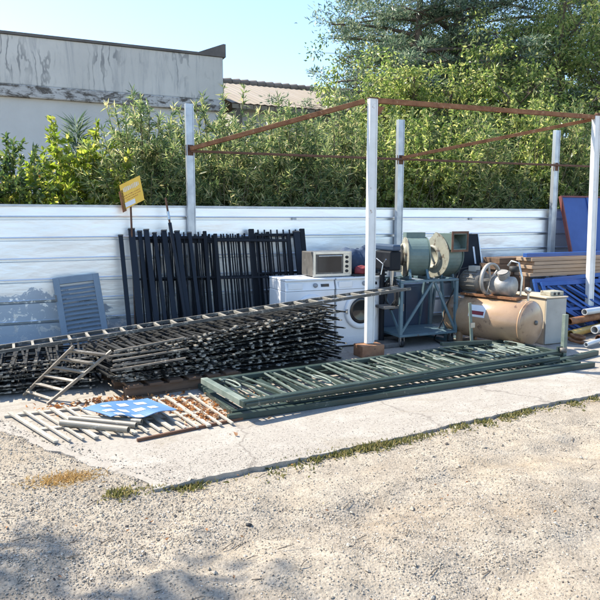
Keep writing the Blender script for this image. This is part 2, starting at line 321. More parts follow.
# ------------------------------------------------------------------ ground, slab
def smooth(a, b, x): t = np.clip((x-a)/(b-a), 0, 1); return t*t*(3-2*t)
_ph = rng.uniform(0, 6.28, (40, 2)); _k = rng.normal(0, 1, (40, 2))
def relief(x, y):
    h = np.zeros_like(x)
    for i in range(40):
        s = .6*1.13**i if i < 30 else 20.; kx, ky = _k[i]*s
        h += np.sin(kx*x+ky*y+_ph[i,0])*.015/(1+.30*s)
    return h
def slab_front(x): return 3.60 + .105*(x-.7) + .012*np.sin(x*2.1)+.008*np.sin(x*6.3+1)
def ground_z(x, y):
    near = np.exp(-((x-1.5)/9)**2-((y-3)/9)**2)
    sl_ = x+(y-3.65)*.62; cov = smooth(.78, .60, sl_)*smooth(3.3, 4.0, y); base = -.026 + .044*cov
    rut = -.03*np.exp(-((y-2.75-.12*x)/.14)**2) - .032*np.exp(-((y-1.9-.10*x)/.16)**2) + .02*np.exp(-((y-2.35-.1*x)/.2)**2)
    g = base + relief(x, y)*near*(1-.75*np.exp(-((y-slab_front(x))/.35)**2))*(1-.6*cov) + rut*near
    under = smooth(.12, .4, y-slab_front(x))*smooth(.70, .95, sl_)
    return g*(1-under) + (-.12)*under
ax = np.concatenate([[-900,-300,-100,-40,-20,-12,-8,-5], np.arange(-3, 8, .035), [8.3,9,10,12,16,24,50,120,300,900]])
ay = np.concatenate([[-900,-300,-100,-40,-15,-6,-2,0], np.arange(.8, 6.6, .035), [7,7.5,8.2,9,11,14,20,40,100,300,900]])
gx, gy = np.meshgrid(ax, ay); gz = ground_z(gx, gy); nx, ny = len(ax), len(ay)
idx = np.arange(nx*ny).reshape(ny, nx)
gf = np.stack([idx[:-1,:-1], idx[:-1,1:], idx[1:,1:], idx[1:,:-1]], -1).reshape(-1, 4)
o = np_mesh('ground', np.stack([gx, gy, gz], -1).reshape(-1, 3), gf, M['ground'], smooth=True); o['kind'] = 'structure'
# slab: ragged front and left edge
xs = np.arange(.62, 14, .05); front = [(x, slab_front(x)+random.uniform(-.012, .012)) for x in xs]
left = [(.62-(y-3.65)*.62+random.uniform(-.03,.03), y) for y in np.arange(8.6, 3.62, -.07)]
poly = left + front + [(14, 8.6)]
sl = MB().prism(poly, (0,0,-.13), (1,0,0), (0,1,0), (0,0,.13)).build('concrete_slab', M['slab']); sl['kind'] = 'structure'

# loose gravel in the foreground
def stones(n, gen, smin, smax, zoff=0.):
    base = np.array([(1,0,0),(-1,0,0),(0,1,0),(0,-1,0),(0,0,1),(0,0,-1)], float)
    f = np.array([(0,2,4),(2,1,4),(1,3,4),(3,0,4),(2,0,5),(1,2,5),(3,1,5),(0,3,5)])
    x, y = gen(n); n = len(x); s = smin*(smax/smin)**(rng.random(n)**2.2)
    v = base[None]*rng.uniform(.55, 1.15, (n,6,1))*s[:,None,None]
    v[:,:,2] *= .62; a = rng.uniform(0, 6.28, n); ca, sa = np.cos(a)[:,None], np.sin(a)[:,None]
    tx = rng.uniform(-.5, .5, (n,1)); X = v[:,:,0]*ca - v[:,:,1]*sa; Y = v[:,:,0]*sa+v[:,:,1]*ca; Z = v[:,:,2]+X*tx
    z = np.maximum(ground_z(x, y), np.where((x+(y-3.65)*.62 > .70) & (y > slab_front(x)), 0, -1)) + s*.28 + zoff
    vv = np.stack([X+x[:,None], Y+y[:,None], Z+z[:,None]], -1).reshape(-1, 3)
    ff = (f[None] + (np.arange(n)*6)[:,None,None]).reshape(-1, 3); return vv, ff
def gen_near(n):
    r = 1.9*(5.6/1.9)**rng.random(n); a = rng.uniform(-.2, 1.02, n); x = r*np.sin(a); y = r*np.cos(a)
    dens = .35+.65*(np.sin(x*2.3+y*1.1)*np.sin(y*3.1-x*.7+1) > -.15)
    k = ~((y > slab_front(x)+.02) & (x+(y-3.65)*.62 > .72)) & (rng.random(n) < dens); return x[k], y[k]
vv, ff = stones(150000, gen_near, .0020, .0085)
o = np_mesh('gravel', vv, ff, M['stone']); o['kind'] = 'stuff'
def gen_dark(n):
    x, y = gen_near(n); return x, y
vv, ff = stones(900, gen_dark, .008, .022)
o = np_mesh('pebbles', vv, ff, M['stone']); o['kind'] = 'stuff'
def gen_left(n):
    x = rng.uniform(-.9, .95, n); y = rng.uniform(2.9, 5.6, n); k = x+(y-3.65)*.62 < .66+.14*np.abs(rng.normal(size=n)); return x[k], y[k]
vv, ff = stones(20000, gen_left, .0025, .012)
o = np_mesh('crushed_stone', vv, ff, M['stone']); o['kind'] = 'stuff'

def gen_slab(n):
    x = rng.uniform(.6, 5.5, n); y = slab_front(x)+np.abs(rng.normal(0, .35, n))+.02; k = (rng.random(n) < np.exp(-(x-.6)/1.6)+.12) & (y < 5.2); return x[k], y[k]
vv, ff = stones(20000, gen_slab, .0015, .006)
o = np_mesh('grit', vv, ff, M['stone']); o['kind'] = 'stuff'

def blades(name, px, py, pz, length, width, mat, spread=1., n_each=1, kind='stuff', up=.8):
    n = len(px); a = rng.uniform(0, 6.28, n); t = rng.normal(0, .5, n)*spread
    d = np.stack([np.cos(a)*np.sin(t), np.sin(a)*np.sin(t), np.abs(np.cos(t))*up+.05], -1); d /= np.linalg.norm(d, axis=1)[:,None]
    return leaves_obj(name, np.stack([px,py,pz], -1), d, length, width, mat, kind=kind)
def leaves_arrays(c, d, length, width, fold=.25):
    n = len(c); L = length*rng.uniform(.7, 1.25, n); Wd = width*rng.uniform(.75, 1.2, n)
    r = rng.normal(size=(n,3)); s = np.cross(d, r); s /= np.linalg.norm(s, axis=1)[:,None]+1e-9; u = np.cross(s, d)
    m = c + d*(L*.45)[:,None]
    v = np.stack([c, m + s*(Wd*.5)[:,None] + u*(Wd*fold)[:,None], c + d*L[:,None] - u*(L*.08)[:,None], m - s*(Wd*.5)[:,None] + u*(Wd*fold)[:,None]], 1).reshape(-1, 3)
    b = (np.arange(n)*4)[:,None]; f = np.stack([b+np.array([0,1,2]), b+np.array([0,2,3])], 1).reshape(-1, 3); return v, f
def leaves_obj(name, c, d, length, width, mat, parent=None, kind=None):
    v, f = leaves_arrays(c, d, length, width); o = np_mesh(name, v, f, mat, parent)
    if kind: o['kind'] = kind
    return o
# twigs
tw = MB(); ra = random.Random(8)
for k in range(70):
    x, y = ra.uniform(-.2,4.5), ra.uniform(2.0,3.6)
    if y > slab_front(x)-.08 and x > .4: continue
    a = ra.uniform(-.5,.9); L = ra.uniform(.02,.11); z = float(ground_z(np.array([x]), np.array([y]))[0])+.008
    p = V((x,y,z)); q = p+V((math.cos(a)*L, math.sin(a)*L, ra.uniform(-.003,.006))); tw.tube([p, (p+q)/2+V((0,ra.uniform(-.006,.006),.004)), q], [.0025,.002,.0012], 5)
o = tw.build('twigs', M['bark']); o['kind'] = 'stuff'
# weeds along the slab edge
n = 5200; x = rng.uniform(.75, 6.2, n); dens = np.where((x > 1.7) & (x < 2.6), .8, np.where(x > 3.0, .75, .3))*(.12+.88*(np.sin(x*9)+np.sin(x*23+1)+np.sin(x*4.1) > .1))
k = rng.random(n) < dens; x = x[k]; y = slab_front(x) - np.abs(rng.normal(.02, .06, len(x)))*(.6+.6*np.sin(x*3.3)**2) - .005
blades('grass_strip', x, y, ground_z(x, y), .034, .015, M['grass'], 2.2, up=.6)
for (cx, cy, sx, sy, n, mt, L) in ((.42,3.62,.05,.035,190,'grass',.032), (.78,3.62,.09,.03,260,'grass',.035), (.14,3.95,.10,.05,650,'straw',.04), (2.2,3.72,.3,.03,700,'grass',.04)):
    x = rng.normal(cx, sx, n); y = rng.normal(cy, sy, n)
    blades('straw_patch' if mt == 'straw' else 'weed_patch', x, y, ground_z(x, y), L, .006 if mt == 'straw' else .012, M[mt], 3 if mt == 'straw' else 1.5, up=.25 if mt == 'straw' else .8)
# dry leaves blown under the piles, litter over the gravel
def litter(n, spots, name, L=.05):
    w = np.array([s[4] for s in spots]); ch = rng.choice(len(spots), n, p=w/w.sum()); sp = np.array([s[:4] for s in spots])[ch]
    x = rng.normal(sp[:,0], sp[:,2]); y = rng.normal(sp[:,1], sp[:,3]); a = rng.uniform(0, 6.28, n); t = rng.normal(0, .3, n)
    d = np.stack([np.cos(a)*np.cos(t), np.sin(a)*np.cos(t), np.sin(t)], -1); z = np.maximum(ground_z(x, y), np.where(x+(y-3.65)*.62 > .7, 0, -1))+rng.uniform(.004, .03, n)
    return leaves_obj(name, np.stack([x,y,z], -1), d, L, L*.55, M['dryleaf'], kind='stuff')
litter(800, [(1.15,5.15,.12,.10,3),(.85,5.35,.25,.10,2),(.55,5.55,.3,.06,2),(1.25,4.8,.10,.08,2),(1.6,5.0,.2,.2,1)], 'dry_leaves')
litter(45, [(2.0,2.9,1.2,.5,1),(.6,3.2,.6,.4,1)], 'leaf_litter', .022)

# ------------------------------------------------------------------ corrugated fence
prof = []; H = 1.75
z = -.07
while z < H-.02:
    for dz, dy in ((0,0),(.196,0),(.202,.07),(.229,.07),(.234,-.012),(.243,-.006)):
        if .02 < z+dz < H: prof.append((z+dz, dy))
    z += .245
prof.append((H, 0))
fr = thing('corrugated_fence', 'long corrugated galvanised sheet metal fence behind the scrap yard', 'fence', (0,7.9,0))
for a, b_, yo in ((-7,-1.15,.0),(-1.2,1.93,.004),(1.88,6.46,-.004),(6.40,8.02,.004),(7.97,14,0)):
    nxs = np.linspace(a, b_, int((b_-a)/.3)+2); vs = []; fs = []; m = len(prof)
    sag = random.uniform(-.012, .012)
    for i, x in enumerate(nxs):
        wv = .006*math.sin(x*1.3)+.004*math.sin(x*4.1)
        vs += [(min(x, b_), 7.9+yo+dy+wv*math.sin(zz*3), zz+sag*(x-a)/(b_-a)) for zz, dy in prof]
    for i in range(len(nxs)-1):
        fs += [(i*m+j, (i+1)*m+j, (i+1)*m+j+1, i*m+j+1) for j in range(m-1)]
    MB().add(vs, fs).build('metal_sheet', M['fence'], fr)
MB().box(-7,14,7.885,7.915,H+.004,H+.03).build('cap_strip', M['galv'], fr)
for x in (-4.1,-1.2,3.4,6.42,11,13.9): MB().box(x-.03,x+.03,7.935,7.99,0,1.72).build('fence_post', M['galv'], fr)

# ------------------------------------------------------------------ canopy frame: posts and rusty rails welded together
cf = thing('canopy_frame', 'open canopy frame of tall white posts joined by rusty rails', 'canopy frame', (3.69,6.32,0))
def upost(x, y, z0, z1, w, d, mat, label):     # channel section: two flanges and a web
    m = MB().box(x-w/2, x-w/2+.012, y-d/2, y+d/2, z0, z1).box(x+w/2-.012, x+w/2, y-d/2, y+d/2, z0, z1).box(x-w/2+.012, x+w/2-.012, y-d/2+.008, y-d/2+.02, z0, z1)
    o = m.build('post', mat, cf, bevel=.002); o['label'] = label; return o
for (x, y, z0, zt) in ((3.67,6.32,.143,2.965),(7.40,6.53,0,3.05)):
    xb = x + (.09 if x > 5 else 0); b_, t_ = V((xb,y,z0)), V((x,y,zt)); dn = V((0,-.0355,0))     # the far right post leans a little
    o = MB().beam(b_, t_, .06, .10, (1,0,0)).build('post', M['white_post'], cf, bevel=.006); o['label'] = 'white painted front post'
    for sx in (-.045, .045): MB().beam(b_+dn+V((sx,0,.02)), t_+dn+V((sx,0,-.01)), .009, .012, (1,0,0)).build('flange', M['white_post'], o)
for x, zt in ((1.93,3.03),(5.02,3.03),(8.02,3.05)): upost(x, 7.83, 0, zt, .10, .07, M['galv'], 'galvanised back post against the fence')
for a, b_, w, h, mt in (((3.67,6.32,2.945),(7.40,6.53,3.03),.05,.055,'rust'), ((3.60,6.37,2.94),(1.93,7.78,2.48),.045,.05,'rust'), ((7.37,6.58,3.0),(5.02,7.78,2.49),.04,.045,'rust'),
                        ((1.93,7.775,2.45),(5.02,7.775,2.47),.03,.03,'rust_dark'), ((5.02,7.775,2.47),(9.6,7.775,2.50),.03,.03,'rust_dark'), ((7.40,6.53,3.06),(12,7.0,3.0),.05,.055,'rust_dark')):
    MB().beam(a, b_, w, h).build('rail', M[mt], cf, bevel=.003)
for (x, y, zt) in ((3.67,6.32,2.965),(7.40,6.53,3.05)):
    MB().prism([(0,0),(.12,0),(0,-.14)], (x+.0505,y-.004,zt-.08), (1,0,0), (0,0,1), (0,.008,0)).build('gusset', M['rust'], cf)
    MB().box(x-.056,x+.056,y-.045,y+.036,zt+.001,zt+.009).build('cap_plate', M['rust_dark'], cf)
for x in (1.93,5.02,8.02):
    MB().box(x-.06,x+.06,7.80,7.808,2.40,2.53).build('rail_bracket', M['rust_dark'], cf); MB().box(x-.09,x+.09,7.74,7.86,0,.012).build('foot_plate', M['rust_dark'], cf)
wb = MB().box(3.51,3.81,6.19,6.41,0,.14).build('wooden_block', M['brick'], bevel=.008)
tag(wb, 'rusty brown block under the foot of the nearest white post', 'block')

# ------------------------------------------------------------------ building, roof behind
BY = 15.0
bd = thing('concrete_building', 'grey rendered building with streaked parapet and mouldy ledge', 'building', (0,BY,0))
XR = 4.56
MB().box(-14,XR-.05,BY,BY+9,0,4.20).build('wall', M['wall_plain'], bd)
MB().box(-14,XR,BY-.10,BY+.15,4.203,4.46).build('ledge', M['wall_ledge'], bd, bevel=.02)
pp = MB().box(-14,XR-.02,BY-.06,BY+.14,4.463,5.47); pp.box(XR-.30,XR-.02,BY+.143,BY+9,4.20,5.47); pp.build('parapet', M['wall_streak'], bd, bevel=.02)
cp = MB().box(-14,XR-.62,BY-.09,BY+.17,5.473,5.53)
cp.prism([(0,0),(.66,0),(.66,.30),(.60,.30),(0,.06)], (XR-.617,BY-.09,5.473), (1,0,0), (0,0,1), (0,.26,0)); cp.build('coping', M['coping'], bd)
MB().prism([(0,0),(.56,0),(.56,.21),(0,.02)], (XR-.60,BY-.064,5.475), (1,0,0), (0,0,1), (0,-.02,0)).build('upstand', M['wall_streak'], bd)
rb = thing('roofed_shed', 'low shed behind the hedge with a sunlit beige roof', 'shed', (9,19,0))
MB().box(5.3,16,15.8,24,0,4.55).build('wall', M['wall_plain'], rb)
m = MB(); n = 60
for i in range(n):     # ribbed roof sheet as fine corrugation
    x0 = 4.9+i*(11.6/n); x1 = 4.9+(i+1)*(11.6/n); xm = (x0+x1)/2
    for (ya, za, yb, zb) in ((15.4,4.52,20,6.0),(20,6.0,24.6,4.52)):
        m.add([(x0,ya,za),(xm,ya,za+.018),(x1,ya,za),(x1,yb,zb),(xm,yb,zb+.018),(x0,yb,zb)], [(0,1,4,5),(1,2,3,4)], False)
    m.box(x0+.01, x1-.01, 15.42, 15.44, 4.40, 4.51)
rf = m.build('roof', M['roof'], rb)
m = MB()
for i in range(40): m.tube([(4.9+i*.29,20,6.03),(4.9+i*.29+.27,20,6.05)], [.11,.13], 8)
m.build('ridge_tiles', M['roof_ridge'], rf)

# ------------------------------------------------------------------ vegetation
def bush(name, label, cat, loc, h, r, seed, mat, leaf=(.12,.022), nst=46, tw=6, per=30, group=None, droop=.25, narrow=True):
    """stems rising from the foot, side twigs, leaves along the twigs"""
    global rng
    rng = np.random.default_rng(seed); random.seed(seed)
    t = thing(name, label, cat, loc, group, world=False)
    st = MB(); C = []; D = []
    for i in range(nst):
        a = rng.uniform(0, 2*PI); rr = r*math.sqrt(rng.random()); hh = h*(1-.35*(rr/r)**2)*rng.uniform(.70, 1.02)
        p0 = V((math.cos(a)*rr*.25, math.sin(a)*rr*.25, 0)); p2 = V((math.cos(a)*rr, math.sin(a)*rr, hh)); p1 = (p0+p2)/2 + V((-math.cos(a)*rr*.18, -math.sin(a)*rr*.18, hh*.12))
        pts = [p0*(1-q)**2 + p1*2*q*(1-q) + p2*q*q for q in np.linspace(0, 1, 5)]
        st.tube(pts, [.018,.015,.012,.008,.004], 4, cap=False)
        for j in range(tw):
            q = rng.uniform(.3, 1) if j else 1
            b0 = p0*(1-q)**2 + p1*2*q*(1-q) + p2*q*q; b2 = rng.uniform(0, 2*PI)
            dr = V((math.cos(b2), math.sin(b2), rng.uniform(.2, 1.1))); dr.normalize()
            if j == 0: dr = (p2-p1).normalized()
            ln = rng.uniform(.25, .5)*(.7+.12*h)
            if (b0+dr*ln).y < -.74: continue
            st.tube([b0, b0+dr*ln], [.006,.002], 3, cap=False)
            s = rng.uniform(.1, 1.02, per); base = np.array(b0)+np.outer(s*ln, np.array(dr))
            rd = rng.normal(size=(per,3)); d = rd*.85+np.array(dr)*.75; d[:,2] -= droop*rng.random(per)
            C.append(base); D.append(d/np.linalg.norm(d, axis=1)[:,None])
    st.build('stems', M['stem'], t)
    C = np.concatenate(C); D = np.concatenate(D); k = (C[:,1] > -.74) & (C[:,1]+D[:,1]*leaf[0]*1.3 > -.76)
    leaves_obj('foliage', C[k], D[k], leaf[0], leaf[1], mat, t)
    return t
def tree(name, label, loc, h, r, z0, seed, mat, leaf, ncl, per, trunk_r, group=None, flat=1., clump=.45, conif=False):
    """tapered trunk, limbs to clumps, clumps of leaves spread in the crown's volume"""
    global rng
    rng = np.random.default_rng(seed); random.seed(seed)
    t = thing(name, label, 'tree', loc, group, world=False); m = MB()
    lean = V((rng.normal(0,.05)*h, rng.normal(0,.05)*h, 0))
    tp = [V((0,0,0))+lean*(q*q)+V((0,0,h*.93*q)) for q in np.linspace(0, 1, 9)]
    m.tube(tp, [trunk_r*(1-.9*q)+.012 for q in np.linspace(0, 1, 9)], 9)
    def on_trunk(zz): q = min(1, zz/(h*.93)); return lean*(q*q)+V((0,0,h*.93*q))
    nl = max(8, ncl//14); C = []; D = []
    for i in range(nl):
        zf = (i+.5)/nl; zb = z0+(h-z0)*zf*.93
        prof_ = (1-zf)**.65+.08 if conif else math.sin(PI*min(1, .18+.80*zf))**.6
        a = i*2.4+rng.normal(0,.4); L = r*prof_*rng.uniform(.75, 1.1)
        rise = rng.uniform(-.05,.18) if conif else rng.uniform(.15,.55)
        b0 = on_trunk(zb*(1 if conif else .86)); b2 = on_trunk(zb)+V((math.cos(a)*L, math.sin(a)*L, L*rise)); b1 = (b0+b2)/2+V((0,0,L*.08))
        q5 = np.linspace(0, 1, 6); lp = [b0*(1-q)**2+b1*2*q*(1-q)+b2*q*q for q in q5]; r0 = trunk_r*.42*(1-.7*zf)
        m.tube(lp, [r0*(1-.85*q)+.006 for q in q5], 5, cap=False)
        for k in range(max(4, ncl//nl)):
            q = rng.uniform(.28, 1.05); c0 = b0*(1-q)**2+b1*2*q*(1-q)+b2*q*q
            off = V(rng.normal(0, 1, 3)); off.z *= .35*flat if conif else .8; off *= clump*(.5+.7*q*min(1, L/2))
            c1 = c0+off; m.tube([c0, c1], [.012,.004], 3, cap=False)
            sz = clump*rng.uniform(.5, 1.05)*.62
            g = rng.normal(0, 1, (per,3))*sz*.55; g[:,2] *= (.35 if conif else .75)*flat
            dd = g+rng.normal(0, 1, (per,3))*sz*.7; dd[:,2] -= .12 if not conif else -.1
            C.append(np.array(c1)+g); D.append(dd/np.linalg.norm(dd, axis=1)[:,None])
    m.build('trunk', M['bark'], t); leaves_obj('crown', np.concatenate(C), np.concatenate(D), leaf[0], leaf[1], mat, t); return t

G1 = 'oleander bushes behind the fence'
b1 = bush('oleander_bush', 'dense oleander bush behind the fence just right of the leftmost back post', 'bush', (2.7,8.9,0), 3.15, .95, 3, M['oleander'], (.105,.020), 78, 9, 50, G1)
b2 = bush('oleander_bush', 'tallest leftmost oleander, in front of the grey building', 'bush', (1.55,8.85,0), 3.0, .85, 5, M['oleander'], (.115,.020), 80, 9, 50, G1, .4)
b3 = bush('broadleaf_bush', 'broad leaved green bush under the sloping right rail', 'bush', (6.6,9.0,0), 3.2, .92, 12, M['broad'], (.085,.036), 66, 9, 34, G1, .3)
for x, y, s, src, lb in ((3.75,8.95,1.05,b2,'oleander bush with long leaves below the left end of the shed roof'), (4.6,9.1,1.03,b1,'oleander bush directly behind the nearest white post'), (5.65,9.0,.96,b3,'broad leaved bush just right of the middle back post'),
                         (7.6,9.0,1.0,b2,'oleander bush left of the rightmost back post'), (8.75,9.05,1.1,b3,'broad leaved bush above the leaning blue door'),
                         (9.8,9.2,1.12,b2,'oleander bush right of the far right white post'), (3.2,10.2,.96,b1,'rear oleander bush with its top below the roof ridge'), (5.1,10.3,.98,b2,'rear oleander bush under the left edge of the big tree'),
                         (6.9,10.4,1.1,b1,'rear oleander bush beneath the cedar'), (8.7,10.4,1.12,b2,'rear oleander bush in the shade of the right trees'), (11,9.6,1.15,b1,'oleander bush at the right end of the hedge')):
    dup(src, (x,y,0), None, lb, (random.choice((-1.08,1.1,-.95)),1,s*random.uniform(.95,1.05)))
lm = bush('lime_shrub', 'bright yellow green shrub behind the fence left of the yellow sign', 'shrub', (.66,8.85,0), 2.62, .72, 8, M['lime'], (.095,.05), 62, 8, 30)
d1 = bush('dark_shrub', 'dark green shrub with a few red flowers at the left edge', 'shrub', (-.2,8.85,0), 2.42, .72, 9, M['deep'], (.08,.04), 70, 8, 32)
rng = np.random.default_rng(4); n = 60; a = rng.uniform(0, 6.28, n); rr = rng.uniform(.1,.6,n)
leaves_obj('flowers', np.stack([np.cos(a)*rr, np.sin(a)*rr, 1.75+.5*rng.random(n)], -1)[:], (lambda q: q/np.linalg.norm(q,axis=1)[:,None])(rng.normal(size=(n,3))), .035, .03, M['flower'], d1)
dup(d1, (-1.4,8.85,0), None, 'dark green shrub mostly outside the left edge of the photo', (1,1,1.05))
dup(d1, (.75,9.9,0), None, 'dark shrub standing behind the yellow green shrub', (1,1,.95))
# spiky young plant behind the lime shrub
sp = thing('spiky_plant', 'small blue green spiky plant rising against the building wall', 'plant', (.72,9.5,0), None, False)
MB().tube([(0,0,0),(0,0,2.6)], [.03,.012], 6).build('stem', M['stem'], sp)
n = 260; a = rng.uniform(0, 6.28, n); zz = rng.uniform(2.1, 2.95, n); q = np.stack([np.cos(a), np.sin(a), rng.uniform(.2,1.2,n)], -1)
leaves_obj('spikes', np.stack([0*a, 0*a, zz], -1), q/np.linalg.norm(q, axis=1)[:,None], .27, .018, M['cedar'], sp)

tree('cedar_tree', 'tall blue green cedar filling the top of the hedge line', (11.2,14.4,0), 13, 4.4, 2.0, 21, M['cedar'], (.12,.03), 900, 85, .26, None, 1., .62, True)
tree('cedar_tree', 'second cedar with blue green tiers at the far right', (15.9,15.5,0), 13, 5.0, 2.0, 22, M['cedar'], (.12,.03), 800, 85, .26, None, 1., .65, True)
tree('cedar_tree', 'slimmer cedar nearest the shed roof with sky showing between its tiers', (9.1,13.6,0), 10.5, 2.9, 2.2, 23, M['cedar'], (.12,.03), 560, 85, .18, None, 1., .5, True)
tree('leafy_tree', 'yellow green leafy tree in front of the cedar above the near white post', (7.75,11.5,0), 4.9, 1.45, 1.4, 31, M['broad'], (.10,.045), 260, 60, .10)
tree('leafy_tree', 'leafy tree with bright crown above the middle of the front rail', (9.8,11.5,0), 5.3, 2.0, 1.4, 32, M['broad'], (.10,.045), 300, 60, .11)
tree('leafy_tree', 'tall leafy tree with a thin bare trunk at the right edge', (12.0,12.0,0), 7.2, 2.2, 1.4, 33, M['broad'], (.10,.042), 360, 58, .13)
tree('leafy_tree', 'leafy tree outside the right edge beyond the last post', (14.7,12.4,0), 7.5, 2.5, 1.4, 34, M['broad'], (.10,.045), 300, 50, .13)
tree('leafy_tree', 'dark leafy tree behind the others filling gaps under the cedar', (11.6,16.8,0), 7.4, 3.0, 1.2, 35, M['deep'], (.12,.055), 420, 55, .15)
tree('leafy_tree', 'dark leafy tree deep behind the right hand posts', (13.4,17.4,0), 8.2, 3.6, 1.2, 36, M['deep'], (.12,.055), 420, 55, .15)
tree('shade_tree', 'tall tree beyond the left edge whose crown shades the foreground', (-4.0,5.02,0), 8.0, 1.6, 5.7, 41, M['broad'], (.12,.06), 330, 60, .13)
rng = np.random.default_rng(99); random.seed(99)

# ------------------------------------------------------------------ louvred shutter
sh = thing('louvred_shutter', 'blue grey louvred shutter leaning on the fence near its left end', 'shutter', (.60,7.52,0), None, False, (R(-15),R(-5),R(2)))
m = MB().box(-.26,-.19,-.02,.02,0,.98).box(.19,.26,-.02,.02,0,.98).box(-.19,.19,-.019,.019,.90,.979).box(-.19,.19,-.019,.019,0,.10); m.build('frame', M['shutter'], sh, bevel=.003)
m = MB()
for i in range(15):
    zz = .125+i*.052; m.frame(V((0,0,zz)), V((.386,0,0)), V((0,-.032,-.036)), V((0,-.004,.006)))
m.build('slats', M['shutter'], sh)
MB().box(-.265,-.245,-.026,-.0205,.70,.78).build('hinge', M['iron'], sh)

# ------------------------------------------------------------------ railing panels and loose posts leaning on the fence
GR = 'dark railing panels leaning on the fence'
def railing(w, h, nb, lab, loc, rot, stile=.045, mid=True):
    t = thing('railing_panel', lab, 'railing', loc, GR, False, rot); m = MB()
    m.box(-w/2,-w/2+stile,-.018,.018,0,h).box(w/2-stile,w/2,-.018,.018,0,h).box(-w/2+stile,w/2-stile,-.016,.016,h-.10,h-.065).box(-w/2+stile,w/2-stile,-.016,.016,.10,.14)
    if mid: m.box(-w/2+stile,w/2-stile,-.012,.012,h*.60,h*.60+.025)
    m.build('frame', M['black'], t, bevel=.003)
    bm = MB().box(-.008,.008,-.0075,.0075,.06,h-.01).build('bar', M['black'], t); first = None
    xs_ = np.linspace(-w/2+stile+.06, w/2-stile-.06, nb)
    bm.location.x = xs_[0]
    for xx in xs_[1:]:
        c = bm.copy(); COL.objects.link(c); c.parent = t; c.location.x = xx
    return t
railing(.95,1.50,9,'dark railing panel at the left end of the row behind the loose posts',(1.62,7.42,0),(R(-13.5),R(0),R(-1)))
railing(1.15,1.47,11,'dark railing panel in the middle of the row against the fence',(2.25,7.47,0),(R(-13),0,R(1)))
railing(1.05,1.46,10,'dark railing panel left of the last one, with bright gaps between its bars',(2.68,7.36,0),(R(-14),R(1),0))
railing(.80,1.52,7,'dark railing panel with the widest gaps at the right end of the row',(3.08,7.45,0),(R(-13),0,0),.07)
railing(1.1,1.46,12,'dark railing panel half hidden behind the two in the middle',(2.45,7.53,0),(R(-11),R(-1),0))
railing(.9,1.44,10,'dark railing panel directly behind the tallest loose posts',(1.75,7.52,0),(R(-11),R(1),0))
GP = 'loose dark steel posts leaning in front of the railings'
posts = [(1.07,7.36,1.47,.05,-1,'leftmost dark steel post of the leaning bundle'),(1.19,7.30,1.55,.075,-.8,'wide dark post under the yellow sign'),(1.30,7.33,1.52,.05,-1.2,'dark steel post second right of the yellow sign'),
         (1.38,7.26,1.54,.06,-1.6,'dark steel post in the middle of the leaning bundle'),(1.49,7.28,1.50,.045,-2,'thin dark post left of the long pole'),(1.60,7.24,1.53,.06,-2,'dark steel post left of the last two in the bundle'),
         (1.76,7.22,1.52,.06,-2.2,'dark steel post next to last in the bundle'),(1.90,7.24,1.50,.045,-1.5,'rightmost dark steel post of the leaning bundle'),(3.32,7.30,1.50,.09,.8,'broad dark post at the right end of the railings')]
for i, (x, y, h, w, tl, lb) in enumerate(posts):
    t = thing('steel_post', lb, 'post', (x,y,0), GP, False, (R(-17),R(tl),0))
    MB().box(-w/2,w/2,-.02,.02,0,h).build('shaft', M['dark_blue_post'], t, bevel=.003)
    MB().box(-w/2-.004,w/2+.004,-.024,.024,h+.002,h+.016).build('end_cap', M['iron'], t)
t = thing('long_pole', 'tall thin dark pole standing higher than the leaning posts', 'pole', (1.74,7.20,0), None, False, (R(-14),R(-5),0))
MB().tube([(0,0,0),(0,0,1.62)], .022, 8).build('shaft', M['dark_blue_post'], t); MB().tube([(0,0,1.62),(0,0,1.93)], .012, 8).build('tip_rod', M['rust_dark'], t)
MB().tube([(0,0,1.66),(0,0,1.76)], .0175, 8).build('collar', M['chrome'], t)

# ------------------------------------------------------------------ yellow sign on a stake
t = thing('warning_sign', 'tilted yellow sign on a thin rusty stake above the fence', 'sign', (1.16,7.62,0), None, False, (R(-4),R(0),R(-4)))
MB().tube([(0,0,0),(0,0,1.78)], .013, 7).build('stake', M['rust_dark'], t)
m = MB(); ang = R(-27)
ex = V((math.cos(ang), 0, -math.sin(ang))); ez = V((math.sin(R(-9)), 0, math.cos(R(-9)))); oc = V((.02,-.02,1.93))
m.frame(oc, ex*.27, V((0,.006,0)), ez*.295); pl = m.build('plate', M['yellow'], t)
m = MB().frame(oc+ex*-.13+V((.005,.012,-.045)), ex*.05, V((0,.03,0)), ez*.25); m.build('bracket', M['rust'], t)
def strokes(z_, x0, x1, h, mat, name):
    m = MB(); x = x0
    while x < x1:
        w = random.uniform(.008,.02); m.frame(oc+ex*(x+w/2)+ez*z_+V((0,-.0045,0)), ex*w, V((0,.002,0)), ez*h*random.uniform(.6,1)); x += w+random.uniform(.005,.01)
    m.build(name, mat, pl)
strokes(.07,-.10,.10,.065,M['white_txt'],'faded_heading'); strokes(.0,-.11,.11,.012,M['red_txt'],'text_line'); strokes(-.028,-.11,.10,.012,M['red_txt'],'text_line'); strokes(-.055,-.08,.06,.010,M['red_txt'],'text_line')
MB().frame(oc+ex*-.045+ez*-.105+V((0,-.0042,0)), ex*.13, V((0,.002,0)), ez*.055).build('white_corner_label', M['white'], pl)

